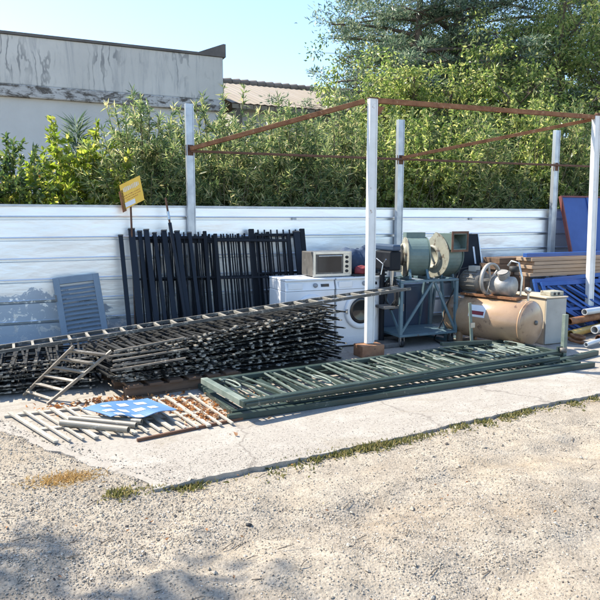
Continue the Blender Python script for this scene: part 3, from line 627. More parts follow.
# ------------------------------------------------------------------ stacks of flat railing panels
def stack_panel_proto(L, D, nb, seed, name='stacked_panel'):
    random.seed(seed); t = thing(name, '', 'railing', (0,0,0), None, False)
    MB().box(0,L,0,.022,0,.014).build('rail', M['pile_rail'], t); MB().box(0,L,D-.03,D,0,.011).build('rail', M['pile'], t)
    MB().box(0,L,D*.5,D*.5+.028,0,.011).build('rail', M['pile'], t)
    for i in range(nb):
        x = .03+(L-.06)*i/(nb-1)+random.uniform(-.018,.018); yw = random.uniform(-.06,.06); ov = random.choice((.015,.03,.05,.08,.12,.15)); w_ = random.choice((.016,.022,.03))
        d = V((yw, -1, 0)).normalized(); p = V((x, 0, .0185)); tip = random.uniform(.015,.06)
        m = MB().beam(p-d*(D+.03), p+d*(ov-tip), w_, .013)
        if random.random() < .5: m.beam(p+d*(ov-tip), p+d*ov, w_+.001, .014)       # end coloured pale as if sunlit
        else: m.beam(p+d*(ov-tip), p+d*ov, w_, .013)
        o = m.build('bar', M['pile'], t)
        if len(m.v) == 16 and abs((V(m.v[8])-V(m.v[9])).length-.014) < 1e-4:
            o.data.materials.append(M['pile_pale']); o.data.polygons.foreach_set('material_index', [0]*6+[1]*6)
    return t
GS1 = 'flat dark railing panels stacked in the middle pile'; GS2 = 'flat dark railing panels stacked in the left pile'
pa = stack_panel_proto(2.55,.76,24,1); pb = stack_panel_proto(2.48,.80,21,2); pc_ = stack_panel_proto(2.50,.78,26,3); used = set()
random.seed(5)
def put(src, loc, rot, lab, grp):
    if src not in used: used.add(src); o = src; o.location = loc; o.rotation_euler = rot; o['label'] = lab
    else: o = dup(src, loc, rot, lab)
    o['group'] = grp
nl = 21
for k in range(nl):
    f = k/(nl-1); z0 = .13+f*.25; z1 = .05+f*.57
    ang = -math.atan2(z1-z0, 2.55); x = .66+random.uniform(-.08,.06)+.02*f; y = 5.70+random.uniform(-.06,.06)+.10*f
    lab = 'topmost dark panel of the tall middle pile' if k == nl-1 else ('lowest dark panel of the tall middle pile, resting on the pallet' if k == 0 else 'dark railing panel within the tall middle pile, between its top and bottom ones')
    put((pa,pb,pc_)[k % 3], (x,y,z0), (R(-2.2+random.uniform(-1.2,1.2)), ang+R(random.uniform(-.5,.5)), R(9.5+random.uniform(-2.4,2.4))), lab, GS1)
nl = 12
for k in range(nl):
    f = k/(nl-1)
    lab = 'topmost dark panel of the low left pile' if k == nl-1 else ('lowest dark panel of the low left pile' if k == 0 else 'dark railing panel within the low left pile, between its top and bottom ones')
    put((pb,pa,pc_)[k % 3], (-2.0+random.uniform(-.05,.08), 6.24+random.uniform(-.05,.07), .02+f*.25), (R(-1.5+random.uniform(-1.2,1.2)), R(-.4*f), R(-1.5+random.uniform(-2,2))), lab, GS2)
# pallet under the middle pile
t = thing('wooden_pallet', 'dark old wooden pallet under the tall middle pile', 'pallet', (.75,5.55,0), None, False, (0,0,R(8)))
for y in (.03,.42,.82): MB().box(0,1.15,y,y+.09,.023,.10).build('bearer', M['timber_dark'], t)
for i in range(6): MB().box(.02+i*.19,.15+i*.19,0,.95,.103,.125).build('deck_board', M['timber_dark'], t)
for y in (.03,.42,.82): MB().box(0,1.15,y,y+.09,0,.02).build('bottom_board', M['timber_dark'], t)
# ladders
def ladder(name, label, a0, a1, b0, b1, nr, mat, rw=.03, rh=.045, ext=0, rung=.022, rmat=None):
    a0, a1, b0, b1 = map(V, (a0,a1,b0,b1)); t = thing(name, label, 'ladder', a0, None)
    up = (a1-a0).cross(b0-a0).normalized()
    MB().beam(a0,a1,rw,rh,up).build('rail', mat, t, bevel=.002); MB().beam(b0,b1,rw,rh,up).build('rail', mat, t, bevel=.002)
    for i in range(nr):
        q = (i+.5)/nr; p = a0+(a1-a0)*q; r_ = b0+(b1-b0)*q; d = (r_-p).normalized()
        MB().beam(p+d*rw*.5, r_+d*(ext if i else ext*.5), rung, rung*1.1, up).build('rung', rmat or mat, t)
    return t
ladder('long_ladder', 'long pale ladder lying on top of both dark piles', (-1.1,6.50,.275),(4.00,5.96,.82),(-1.1,6.76,.28),(3.97,6.18,.82),30,M['ladder_dark'],.022,.032,0,.024,M['pile_pale'])
ladder('short_ladder', 'short pale ladder piece leaning on the left pile', (.09,5.64,.02),(.645,5.66,.44),(-.10,6.02,.02),(.33,5.70,.50),6,M['ladder_brown'],.022,.026,.0,.022)
# loose pale bars sticking out of the middle pile's left end
for i in range(5):
    a = V((.60+random.uniform(-.05,.1), 5.60+i*.035+random.uniform(-.02,.02), (.27+.036*i))); b_ = a+V((random.uniform(.5,.75), random.uniform(-.06,.1), random.uniform(.0,.06)))
    o = MB().beam(a, b_, .02, .016).build('loose_bar', M['ladder_brown']); tag(o, 'pale bar poking out of the left end of the middle pile', 'bar', 'pale bars at the left end of the middle pile')

# ------------------------------------------------------------------ slatted panel, blue plate and pipes on the ground
t = thing('slatted_panel', 'pale weathered slatted panel lying on the gravel in front of the piles', 'slatted panel', (-.22,5.55,.03))
for i in range(15):
    q = i/14; a = V((-.20+1.48*q, 5.48-.05*q, .030+.006*math.sin(i*2.3))); b_ = V((.12+1.28*q, 4.62-.12*q, .024))
    MB().beam(a, b_, .020 if i % 3 else .034, .014).build('slat', M['wood_pale'], t)
MB().beam((-.24,5.46,.012),(1.34,5.40,.012),.05,.018).build('batten', M['wood_pale'], t); MB().beam((.02,5.0,.010),(1.36,4.9,.010),.05,.014).build('batten', M['wood_pale'], t)
o = MB().beam((.66,4.45,.012),(1.52,4.62,.012),.022,.022).build('steel_bar', M['rust_dark']); tag(o, 'thin dark rusty bar along the front of the slatted panel', 'bar')
# blue plate, slightly buckled, with white dashes
def bilin(u, v): 
    A, B, C_, D_ = V((.34,5.12,.10)), V((.52,4.80,.09)), V((1.02,4.75,.115)), V((.86,5.14,.135)); p = A*(1-u)*(1-v)+B*(1-u)*v+C_*u*v+D_*u*(1-v)
    p.z += .016*math.sin(u*5+v*2)+.012*math.sin(u*11)*v; return p
nu, nv = 25, 9; vs = [bilin(i/(nu-1), j/(nv-1)) for i in range(nu) for j in range(nv)]; n_ = len(vs); vs += [p-V((0,0,.006)) for p in vs]
fs = [(i*nv+j, i*nv+j+1, (i+1)*nv+j+1, (i+1)*nv+j) for i in range(nu-1) for j in range(nv-1)]; fs += [tuple(n_+k for k in reversed(f)) for f in list(fs)]
rim = [j for j in range(nv)]+[i*nv+nv-1 for i in range(1,nu)]+[(nu-1)*nv+j for j in range(nv-2,-1,-1)]+[i*nv for i in range(nu-2,0,-1)]
fs += [(rim[k], n_+rim[k], n_+rim[(k+1)%len(rim)], rim[(k+1)%len(rim)]) for k in range(len(rim))]
bp_ = MB().add(vs, fs).build('blue_plate', M['sheet_blue']); tag(bp_, 'buckled bright blue plate with white dashes lying in front of the pallet', 'plate')
for v0, lst in ((.55, ((.06,.2),(.28,.42),(.5,.66),(.74,.86))), (.2, ((.18,.3),(.42,.56),(.68,.84))), (.86, ((.1,.22),(.36,.5)))):
    for u0, u1 in lst:
        us = np.linspace(u0, u1, 6); m = MB()
        for i in range(5): m.add([bilin(us[i],v0)+V((0,0,.003)), bilin(us[i],v0+.15)+V((0,0,.003)), bilin(us[i+1],v0+.15)+V((0,0,.003)), bilin(us[i+1],v0)+V((0,0,.003))], [(0,1,2,3)])
        m.build('white_dash', M['white'], bp_)
for a, b_, r_, lb in (((.17,4.96,.055),(.62,4.58,.055),.026,'nearest grey pipe with open end beside the blue plate'), ((.24,5.04,.055),(.69,4.66,.055),.024,'middle grey pipe of the three beside the blue plate'), ((.33,5.04,.055),(.74,4.73,.055),.021,'thinnest grey pipe tucked under the blue plate')):
    o = MB().tube([a,b_], r_, 14, hollow=True).build('grey_pipe', M['pipe']); tag(o, lb, 'pipe', 'grey pipes on the slatted panel')

# ------------------------------------------------------------------ green gates lying in a stack
GG = 'green gates stacked flat on the slab'
def gate(label, loc, rot, L, D, h, w, nb, mat, endmat, seed, scroll=True, rear=.03):
    random.seed(seed); t = thing('green_gate', label, 'gate', loc, GG, False, rot)
    MB().box(0,L,0,w,0,h).box(.02,L-.02,-.012,-.0005,h*.30,h*.70).build('front_beam', mat, t, bevel=.004); MB().box(w,L,D-w,D,0,h*.8).build('rear_beam', mat, t, bevel=.004)
    MB().box(-.002,w,w+.002,D,0,h).build('end_beam', endmat, t, bevel=.004); MB().box(L-w,L-.001,w+.002,D-w-.002,0,h*.9).build('end_beam', mat, t, bevel=.004)
    for i in range(nb):
        x = w+.06+(L-2*w-.12)*i/(nb-1); MB().beam((x,w+.001,h*.6),(x+random.uniform(-.11,.09)-.02,D-w-.001,h*.62+random.uniform(-.01,.02)),.013,.012).build('bar', M['green_pale'] if i % 3 and scroll else mat, t)
    if scroll:
        for i in range(0, nb-1):
            if i < nb*.72 and i % 9: continue
            x = w+.06+(L-2*w-.12)*(i+.5)/(nb-1); cy = D*(.35 if i % 4 else .62); sgn = 1 if i % 4 else -1
            pts = [V((x+.045*(1-.12*a_)*math.cos(a_)*.9, cy+sgn*.11*(1-.1*a_)*math.sin(a_)+sgn*.02*a_, h*.62+.022)) for a_ in np.linspace(-2.4, 4.2, 16)]
            MB().tube(pts, .009, 5).build('scroll', M['green_pale'], t)
    return t
gate('lowest green gate with its front beam flat on the slab', (1.46,4.70,.012), (0,0,R(2.3)), 4.05, .95, .045, .05, 40, M['green'], M['green'], 1, False)
gate('middle green gate sandwiched between the other two', (1.95,4.70,.078), (R(.5),R(.3),R(5)), 3.4, .85, .042, .05, 34, M['green'], M['green'], 2, False)
gate('topmost green gate with a wide pale end beam on the left', (1.50,4.53,.125), (R(1.0),R(.9),R(9.2)), 4.12, .82, .052, .062, 46, M['green'], M['green_pale'], 3)
o = MB().beam((1.4,4.63,.03),(5.62,4.80,.03),.05,.05).build('green_bar', M['green'], bevel=.003); tag(o, 'long green box bar on the slab in front of the gates', 'bar')
o = MB().beam((5.05,4.97,.035),(6.15,5.22,.035),.06,.055).build('green_bar', M['green'], bevel=.003); tag(o, 'short olive bar sticking out right of the gates', 'bar')
o = MB().beam((5.0,5.74,.16),(4.2,5.62,.22),.05,.04).build('green_bar', M['green'], bevel=.003); tag(o, 'dark green bar lying across the back of the topmost gate', 'bar')
t = thing('hinge_post', 'upright green hinge post at the right end of the gates', 'post', (5.60,5.20,0))
MB().box(5.575,5.625,5.175,5.225,0,.53).build('shaft', M['green_pale'], t, bevel=.004); MB().lathe([(0,.001),(0,.04),(.05,.04),(.05,.001)], (5.555,5.165,.10), (0,0,1), 12).build('hinge', M['iron'], t); MB().box(5.50,5.573,5.19,5.21,.05,.16).build('lug', M['green'], t)
t = thing('thin_stake', 'thin pale green stake upright in front of the air tank', 'stake', (4.93,5.98,0)); MB().beam((4.93,5.98,0),(4.90,6.02,.60),.035,.02,(0,1,0)).build('shaft', M['green_pale'], t); MB().box(4.885,4.945,5.965,5.985,.30,.36).build('bracket', M['chrome'], t)

# ------------------------------------------------------------------ washing machines with things on them
def washer(label, x0, w, y0):
    t = thing('washing_machine', label, 'washing machine', (x0+w/2,y0,0), 'white washing machines'); x1 = x0+w
    MB().box(x0,x1,y0,y0+.56,.02,.74).build('body', M['appl'], t, bevel=.012); MB().box(x0-.002,x1+.002,y0-.004,y0+.565,.863,.888).build('top', M['appl'], t, bevel=.008)
    pn = MB().prism([(0,0),(.555,0),(.555,.118),(.035,.118)], (x0,y0-.005,.743), (0,1,0), (0,0,1), (w,0,0)).build('control_panel', M['appl'], t, bevel=.004)
    MB().box(x0+.03,x0+.22,y0-.006,y0+.01,.765,.84).build('drawer', M['appl'], pn, bevel=.004)
    MB().lathe([(0,.001),(0,.03),(.03,.026),(.03,.001)], (x0+w*.60,y0+.018,.80), (0,-1,.2), 20).build('dial', M['appl_grey'], pn)
    MB().frame(V((x0+w*.80,y0+.012,.80)), V((.11,0,0)), V((0,.01,0)), V((0,.008,.035))).build('display', M['glass_dark'], pn)
    c = (x0+w*.52,y0-.001,.46)
    d = MB().lathe([(0,.235),(.02,.235),(.035,.22),(.03,.175),(.02,.165)], c, (0,-1,0), 40).build('door', M['appl'], t)
    MB().lathe([(.018,.168),(.03,.16),(.02,.12),(.012,.0005)], c, (0,-1,0), 40).build('glass', M['glass_dark'], d)
    MB().box(c[0]-.235,c[0]-.20,y0-.042,y0-.036,.43,.49).build('handle', M['appl_grey'], d)
    MB().box(x0+.04,x1-.04,y0-.003,y0-.0005,.06,.14).build('kick_panel', M['appl'], t)
washer('white washing machine under the toaster oven, half hidden by the pile', 2.82, .66, 6.85)
washer('white washing machine with round dark door behind the near white post', 3.50, .66, 6.84)
t = thing('toaster_oven', 'small old toaster oven standing on the washing machines', 'oven', (3.5,7.15,.888))
x0,x1,y0,y1,z0,z1 = 3.24,3.77,6.97,7.33,.90,1.205
MB().box(x0,x1,y0+.012,y1,z0,z1).build('body', M['oven'], t, bevel=.01)
m = MB().box(x0-.004,x0+.03,y0-.008,y0+.011,z0-.004,z1+.004).box(x1-.015,x1+.004,y0-.008,y0+.011,z0-.004,z1+.004).box(x0+.03,x1-.015,y0-.008,y0+.011,z1-.03,z1+.004).box(x0+.03,x1-.015,y0-.008,y0+.011,z0-.004,z0+.03).box(x1-.115,x1-.016,y0-.007,y0+.010,z0+.03,z1-.03)
m.build('front_frame', M['chrome'], t, bevel=.002)
dr = MB().box(x0+.034,x1-.119,y0-.003,y0+.010,z0+.034,z1-.034).build('door', M['oven'], t); MB().box(x0+.055,x1-.14,y0-.007,y0-.0035,z0+.05,z1-.065).build('window', M['glass_dark'], dr)
MB().tube([(x0+.06,y0-.03,z1-.05),(x1-.145,y0-.03,z1-.05)], .007, 8).build('handle', M['chrome'], dr)
for i in range(4): MB().lathe([(0,.001),(0,.02),(.018,.017),(.018,.001)], (x1-.065,y0-.007,z0+.06+i*.058), (0,-1,0), 14).build('knob', M['rubber'], t)
MB().box(x0+.02,x0+.05,y0+.03,y0+.06,.888,.8995).box(x1-.05,x1-.02,y0+.03,y0+.06,.888,.8995).build('feet', M['rubber'], t)
m = MB(); nu, nv = 20, 12
def bump_cloth(name, mat, c, sx, sy, sz, label, cat, seed):
    r_ = np.random.default_rng(seed); k_ = r_.normal(0, 3.2, (6,3)); p_ = r_.uniform(0,6,6); vs = []
    for j in range(nv+1):
        th = PI*.5*j/nv
        for i in range(nu):
            a = 2*PI*i/nu; q = V((math.cos(a)*math.cos(th), math.sin(a)*math.cos(th), math.sin(th)**.8)); w_ = 1+.11*sum(math.sin(V(k_[s]).dot(q)+p_[s]) for s in range(6))/1.5
            vs.append(V(c)+V((q.x*sx*w_, q.y*sy*w_, max(0, q.z*sz*w_))))
    fs = [(j*nu+i, j*nu+(i+1)%nu, (j+1)*nu+(i+1)%nu, (j+1)*nu+i) for j in range(nv) for i in range(nu)]+[tuple(reversed(range(nu)))]
    return tag(MB().add(vs, fs, True).build(name, mat), label, cat)
bump_cloth('cloth_bundle', M['tarp'], (4.02,7.28,.915), .36, .2, .30, 'dark blue cloth bundle on the right washing machine', 'bundle', 3)
bump_cloth('red_cloth', M['red_cloth'], (3.93,7.0,.915), .10, .07, .10, 'small dark red cloth in front of the blue bundle', 'cloth', 5)
o = MB().box(3.78,4.26,6.90,7.38,.89,.912).build('black_tray', M['rubber'], bevel=.004); tag(o, 'flat black tray on the right washing machine', 'tray')

# ------------------------------------------------------------------ pillar drill, trolley, blowers, cabinet
k0 = len(bpy.data.objects)
t = thing('pillar_drill', 'dark pillar drill standing just right of the near white post', 'drill', (4.30,6.80,0))
MB().box(4.14,4.46,6.62,6.98,0,.06).build('base', M['iron'], t, bevel=.01); MB().tube([(4.30,6.86,.06),(4.30,6.86,1.18)], .035, 14).build('column', M['black'], t)
MB().box(4.18,4.42,6.60,6.82,.50,.535).build('table', M['iron'], t, bevel=.006); hd = MB().box(4.22,4.38,6.55,6.92,.98,1.22).build('head', M['black'], t, bevel=.02); MB().box(4.24,4.36,6.52,7.05,1.223,1.30).build('belt_cover', M['navy'], hd, bevel=.02)
MB().tube([(4.30,6.63,.98),(4.30,6.63,.80)], [.03,.016], 10).build('chuck', M['chrome'], hd); MB().lathe([(0,.001),(0,.07),(.17,.07),(.17,.001)], (4.30,7.10,1.02), (0,0,1), 16).build('motor', M['navy'], t)
m = MB(); c = V((4.19,6.66,1.06))
for k in range(3): a = R(30+120*k); m.tube([c, c+V((-.03,math.cos(a)*.13,math.sin(a)*.13))], .008, 6)
m.build('feed_handle', M['chrome'], t)
t.location.x -= .17; t.location.y -= .06
# trolley
t = thing('steel_trolley', 'pale teal steel trolley with casters carrying the left blower', 'trolley', (4.66,6.75,0))
tx0,tx1,ty0,ty1 = 4.22,5.10,6.50,7.10
MB().box(tx0,tx1,ty0,ty1,.135,.165).build('platform', M['teal_frame'], t, bevel=.004)
for x, y in ((tx0+.02,ty0+.02),(tx1-.02,ty0+.02),(tx0+.02,ty1-.02),(tx1-.02,ty1-.02)): MB().box(x-.02,x+.02,y-.02,y+.02,.166,.82).build('leg', M['teal_frame'], t)
MB().box(tx0,tx1,ty0,ty0+.035,.822,.85).box(tx0,tx1,ty1-.035,ty1,.822,.85).box(tx0,tx0+.035,ty0+.036,ty1-.036,.822,.85).box(tx1-.035,tx1,ty0+.036,ty1-.036,.822,.85).box(tx0+.25,tx0+.28,ty0+.036,ty1-.036,.822,.849).box(tx0+.56,tx0+.59,ty0+.036,ty1-.036,.822,.849).build('top_frame', M['teal_frame'], t, bevel=.003)
m = MB(); m.beam((tx0+.03,ty0+.018,.19),(tx0+.48,ty0+.018,.81),.03,.02,(0,1,0)).beam((tx1-.03,ty0+.018,.19),(tx0+.52,ty0+.018,.81),.03,.02,(0,1,0)).beam((tx0+.018,ty0+.04,.2),(tx0+.018,ty1-.04,.8),.03,.02,(1,0,0)); m.build('brace', M['teal_frame'], t)
for x, y in ((tx0+.06,ty0+.05),(tx1-.06,ty0+.05),(tx0+.06,ty1-.05),(tx1-.06,ty1-.05)):
    f_ = MB().box(x-.028,x-.022,y-.02,y+.03,.03,.134).box(x+.022,x+.028,y-.02,y+.03,.03,.134).build('caster', M['chrome'], t); MB().lathe([(-.018,.001),(-.018,.05),(.018,.05),(.018,.001)], (x,y+.01,.05), (1,0,0), 18).build('wheel', M['rubber'], f_)
hc = MB(); ra = random.Random(3)
for k in range(7):
    cx_, cz_, rr_ = 4.19+ra.uniform(-.015,.015), .66+ra.uniform(-.03,.03), .15+ra.uniform(-.03,.03)
    hc.tube([V((cx_-.01+ra.uniform(-.012,.012), 6.66+math.cos(a_)*rr_, cz_+math.sin(a_)*rr_*1.15)) for a_ in np.linspace(0, 2*PI, 22)], .010, 6)
tag(hc.build('hose_coil', M['rubber']), 'dark coiled hose hanging on the left side of the trolley', 'hose')
def blower(label, loc, rz, r, w, body, flank, motor=True, outlet='front', stand=None):
    """centrifugal fan: spiral housing between two flat cheeks, square outlet duct, motor on the left"""
    t = thing('blower_fan', label, 'blower', loc, 'old centrifugal blowers', False, (0,0,rz)); zc = stand+r*1.12
    ang0 = {'front': R(90), 'up': R(0)}[outlet]; dirn = 1
    pts = []
    for i in range(33):
        q = i/32; a = ang0+dirn*(-R(10)-q*R(320)); rr = r*(1.12-.40*q); pts.append((math.cos(a)*rr, math.sin(a)*rr))
    # plane: a=Y, b=Z ; outlet goes to -Y at the top
    poly = [(y_, z_) for y_, z_ in pts]
    if outlet == 'front':
        poly = [( -v[0], v[1]) for v in poly]
        poly = [(y_, z_) for y_, z_ in poly]; dct = [(-r*1.18, r*1.14), (-r*1.18, r*.42)]
    hs = MB().prism([(y_, z_+zc) for y_, z_ in poly], (-w/2,0,0), (0,1,0), (0,0,1), (w,0,0)).build('housing', body, t, bevel=.006)
    for sx in (-1, 1):
        ck = MB().prism([(y_*1.05, z_*1.05+zc) for y_, z_ in poly], (sx*(w/2+.001) if sx > 0 else -w/2-.011,0,0), (0,1,0), (0,0,1), (.010,0,0)).build('cheek', flank if sx < 0 else body, t)
    MB().lathe([(0,r*.56),(.03,r*.54),(.03,r*.44),(.004,r*.42),(.003,.0005)], (-w/2-.011,0,zc), (-1,0,0), 28).build('inlet_ring', flank, t)
    # outlet duct with flange and dark mouth
    ow = w*.95; oh = r*.72
    if outlet == 'front': y0_, z0_ = -r*1.25, zc+r*.38; A = [(-ow/2, ow/2)]; du = MB().box(-ow/2,-ow/2+.01,y0_,0,z0_,z0_+oh).box(ow/2-.01,ow/2,y0_,0,z0_,z0_+oh).box(-ow/2+.01,ow/2-.01,y0_,0,z0_,z0_+.01).box(-ow/2+.01,ow/2-.01,y0_,0,z0_+oh-.01,z0_+oh); d_ = du.build('outlet_duct', body, t)
    if outlet == 'front':
        fl = MB().box(-ow/2-.03,-ow/2,y0_-.008,y0_+.004,z0_-.03,z0_+oh+.03).box(ow/2,ow/2+.03,y0_-.008,y0_+.004,z0_-.03,z0_+oh+.03).box(-ow/2,ow/2,y0_-.008,y0_+.004,z0_-.03,z0_).box(-ow/2,ow/2,y0_-.008,y0_+.004,z0_+oh,z0_+oh+.03).build('flange', M['rust_dark'], d_)
        MB().box(-ow/2+.011,ow/2-.011,-.05,-.03,z0_+.011,z0_+oh-.011).build('duct_inside', M['rubber'], d_)
    else:
        du = MB().box(-ow/2,ow/2,-r*.1,r*.62,zc+r*.6,zc+r*1.06).build('outlet_duct', body, t)
    if motor:
        MB().lathe([(0,.001),(0,.10),(.02,.115),(.13,.115),(.16,.09),(.16,.001)], (-w/2-.045,0,zc-.03), (-1,0,0), 24).build('motor', M['iron'], t)
        MB().box(-w/2-.19,-w/2-.06,-.09,.09,zc-.22,zc-.13).build('motor_foot', flank, t)
    m = MB()
    for sx in (-1, 1):
        for sy in (-1, 1): m.beam((sx*w*.45, sy*r*.95, 0), (sx*w*.40, sy*r*.42, zc-r*.35), .035, .03, (1,0,0))
        m.beam((sx*w*.45,-r*.95,.015),(sx*w*.45,r*.95,.015),.035,.03)
    m.build('stand', M['teal_frame'], t); return t
blower('left blower with a cream cheek and its motor towards the post', (4.62,6.80,.852), R(-20), .27, .26, M['blower'], M['cream'], True, 'up', .0)
blower('right blower with a square dark outlet facing the yard', (5.14,6.98,.0), R(9), .29, .26, M['blower'], M['cream'], False, 'front', .78)
t = thing('steel_cabinet', 'low dark navy steel cabinet behind the trolley', 'cabinet', (5.05,7.4,0)); MB().box(4.62,5.48,7.22,7.62,.03,.72).build('body', M['navy'], t, bevel=.008)
MB().box(4.64,5.04,7.20,7.218,.06,.69).build('door', M['navy'], t, bevel=.003); MB().box(5.06,5.46,7.20,7.218,.06,.69).build('door', M['navy'], t, bevel=.003); MB().box(5.0,5.02,7.185,7.199,.35,.45).build('handle', M['chrome'], t); MB().box(4.66,5.44,7.25,7.58,0,.0295).build('plinth', M['rubber'], t)
t.location.x -= .30
t = thing('black_door', 'narrow black door with a pale slit leaning behind the right blower', 'door', (6.22,7.48,0), None, False, (R(-13.5),0,0))
MB().box(-.24,.24,-.02,.02,0,1.42).build('leaf', M['black'], t, bevel=.003); MB().box(.10,.13,-.024,-.0205,.95,1.22).build('slit_pane', M['white'], t); MB().box(.225,.245,-.028,-.0205,0,1.42).build('edge_strip', M['chrome'], t)

# ------------------------------------------------------------------ air compressor
t = thing('air_compressor', 'large air compressor with a dusty beige orange tank', 'compressor', (5.35,6.2,0))
c1 = V((5.58,5.70,.345)); axd = V((.27,-.96,0)).normalized(); Lc = 1.1; c0 = c1-axd*Lc; rt = .275
tk = MB().lathe([(-.12,.0005),(-.115,.07),(-.095,.15),(-.06,.215),(-.02,.255),(0,rt),(Lc,rt),(Lc+.015,.255),(Lc+.04,.19),(Lc+.055,.10),(Lc+.06,.0005)], c0, axd, 56).build('tank', M['tank'], t)
MB().lathe([(Lc+.055,.001),(Lc+.055,.028),(Lc+.075,.028),(Lc+.085,.001)], c0+V((0,0,.02)), axd, 14).build('end_plug', M['iron'], tk)
MB().lathe([(.01,rt+.001),(.01,rt+.004),(.03,rt+.004),(.03,rt+.001)], c0, axd, 56).build('weld_seam', M['tank'], tk); MB().lathe([(Lc-.03,rt+.001),(Lc-.03,rt+.004),(Lc-.01,rt+.004),(Lc-.01,rt+.001)], c0, axd, 56).build('weld_seam', M['tank'], tk)
sdv = V((-axd.y*-1, axd.x*-1, 0)); sdv = V((axd.y, -axd.x, 0))      # side of the tank towards the camera
# label stuck on the curved side
vs = []; 
for i in range(2):
    for j in range(7):
        th = R(8+5.5*j); vs.append(c0+axd*(.38+.24*i)+sdv*math.cos(th)*(rt+.002)+V((0,0,math.sin(th)*(rt+.002))))
MB().add(vs, [(j, j+1, 7+j+1, 7+j) for j in range(6)]).build('sticker', M['white'], tk)
vs = [c0+axd*(.40+.2*i)+sdv*math.cos(R(a_))*(rt+.0035)+V((0,0,math.sin(R(a_))*(rt+.0035))) for i in range(2) for a_ in (14,19,24)]
MB().add(vs, [(0,1,4,3),(1,2,5,4)]).build('sticker_band', M['red_cloth'], tk)
for q in (.16, .86):
    for s_ in (-1, 1):
        b0 = c0+axd*q*Lc+sdv*s_*.16; MB().beam(V((b0.x,b0.y,0)), V((b0.x,b0.y,.16)), .05, .07, axd).build('foot', M['tank'], t)
pd = c0+axd*Lc*.5+V((0,0,rt+.02)); MB().frame(pd, axd*.82, sdv*.24, V((0,0,.03))).build('mounting_plate', M['rust'], t)
mc = c0+axd*.26+V((0,0,rt+.185)); mo = MB().lathe([(-.15,.001),(-.15,.12),(-.13,.14),(.14,.14),(.16,.11),(.16,.001)], mc, axd, 24).build('motor', M['iron'], t)
m = MB()
for k in range(18): a = 2*PI*k/18; p = mc+sdv*math.cos(a)*.143+V((0,0,math.sin(a)*.143)); m.beam(p-axd*.10, p+axd*.10, .006, .014, (p-mc))
m.build('fins', M['iron'], mo); MB().frame(mc+V((0,0,.165)), axd*.11, sdv*.1, V((0,0,.07))).build('terminal_box', M['greybox'], mo)
MB().frame(mc+V((0,0,-.145)), axd*.2, sdv*.2, V((0,0,.02))).build('motor_foot', M['iron'], mo)
pc = c0+axd*.70+V((0,0,rt+.155)); pu = MB().lathe([(-.13,.001),(-.13,.125),(.13,.125),(.13,.001)], pc, axd, 20).build('pump', M['alu'], t)
for s_ in (-1, 1):
    dv = (V((0,0,1))+sdv*s_*.45).normalized(); m = MB()
    for k in range(7): m.lathe([(0,.001),(0,.066 if k < 6 else .06),(.012,.066),(.012,.001)], pc+axd*s_*.03+dv*(.09+k*.0165), dv, 16, False)
    cy = m.build('cylinder', M['alu'], pu); MB().frame(pc+axd*s_*.03+dv*.225, axd*.13, sdv.cross(V((0,0,0))) if False else dv.cross(axd)*.12, dv*.03).build('head', M['iron'], cy)
fc = pc-axd*.19+V((0,0,.07)); fw = MB().lathe([(-.02,.185),(-.02,.215),(.02,.215),(.02,.185),(-.02,.185)], fc, axd, 36).build('flywheel', M['alu'], t); m = MB()
for k in range(5): a = 2*PI*k/5; m.beam(fc, fc+sdv*math.cos(a)*.186+V((0,0,math.sin(a)*.186)), .03, .015, axd)
m.build('spokes', M['alu'], fw)
m = MB()      # curved pipe over the pump
m.tube([pc+V((0,0,.26))+axd*.05, pc+V((0,0,.32))+axd*.10, pc+V((0,0,.30))+axd*.20, pc+V((0,0,.12))+axd*.25, pc+V((0,0,-.10))+axd*.24], .013, 8); m.build('delivery_pipe', M['chrome'], t)
MB().lathe([(0,.001),(0,.06),(.07,.06),(.07,.001)], pc+axd*.02+sdv*-.19+V((0,0,.17)), (0,0,1), 16).build('air_filter', M['rubber'], pu)
m = MB(); m.tube([c0+axd*.95*Lc+V((0,0,rt)), c0+axd*.95*Lc+V((0,0,rt+.10))], .014, 8); m.lathe([(0,.001),(0,.04),(.03,.04),(.03,.001)], c0+axd*.95*Lc+V((0,0,rt+.13)), sdv, 16); m.build('pressure_gauge', M['chrome'], t)
pts = [mc+V((0,0,.19))-axd*.05, mc+V((0,0,.16))+sdv*.17-axd*.1, mc+V((0,0,-.1))+sdv*.2-axd*.16, mc+V((0,0,-.3))+sdv*.285-axd*.2, mc+V((0,0,-.5))+sdv*.27-axd*.26, V((c0.x,c0.y,.012))+sdv*.34-axd*.1, V((c0.x,c0.y,.012))+sdv*.5+axd*.15]
MB().tube(pts, .009, 6).build('cable', M['rubber'], t)
MB().lathe([(0,.001),(0,.03),(.05,.03),(.05,.001)], c0+axd*.62*Lc+V((0,0,-rt-.03)), (0,0,1), 12).build('drain_valve', M['door_edge'], t)

# ------------------------------------------------------------------ tan cabinet next to the tank
t = thing('sheet_metal_cabinet', 'tan and grey sheet metal cabinet right of the air tank', 'cabinet', (6.24,6.2,0))
MB().box(6.04,6.38,5.94,6.6,.0,.60).build('body', M['tanbox'], t, bevel=.008); MB().box(6.04,6.38,5.918,5.9385,.01,.595).build('side_panel', M['greybox'], t, bevel=.004); MB().box(6.02,6.40,5.91,6.62,.603,.62).build('top', M['tanbox'], t, bevel=.004)
o = MB().box(6.16,6.39,5.98,6.16,.621,.68).build('small_case', M['cream'], bevel=.008); tag(o, 'small cream metal case on top of the tan cabinet', 'case')
for dx in (.06,.13): MB().lathe([(0,.001),(0,.018),(.006,.018),(.006,.001)], (6.17+dx,5.979,.65), (0,-1,0), 10).build('hole', M['rubber'], o)

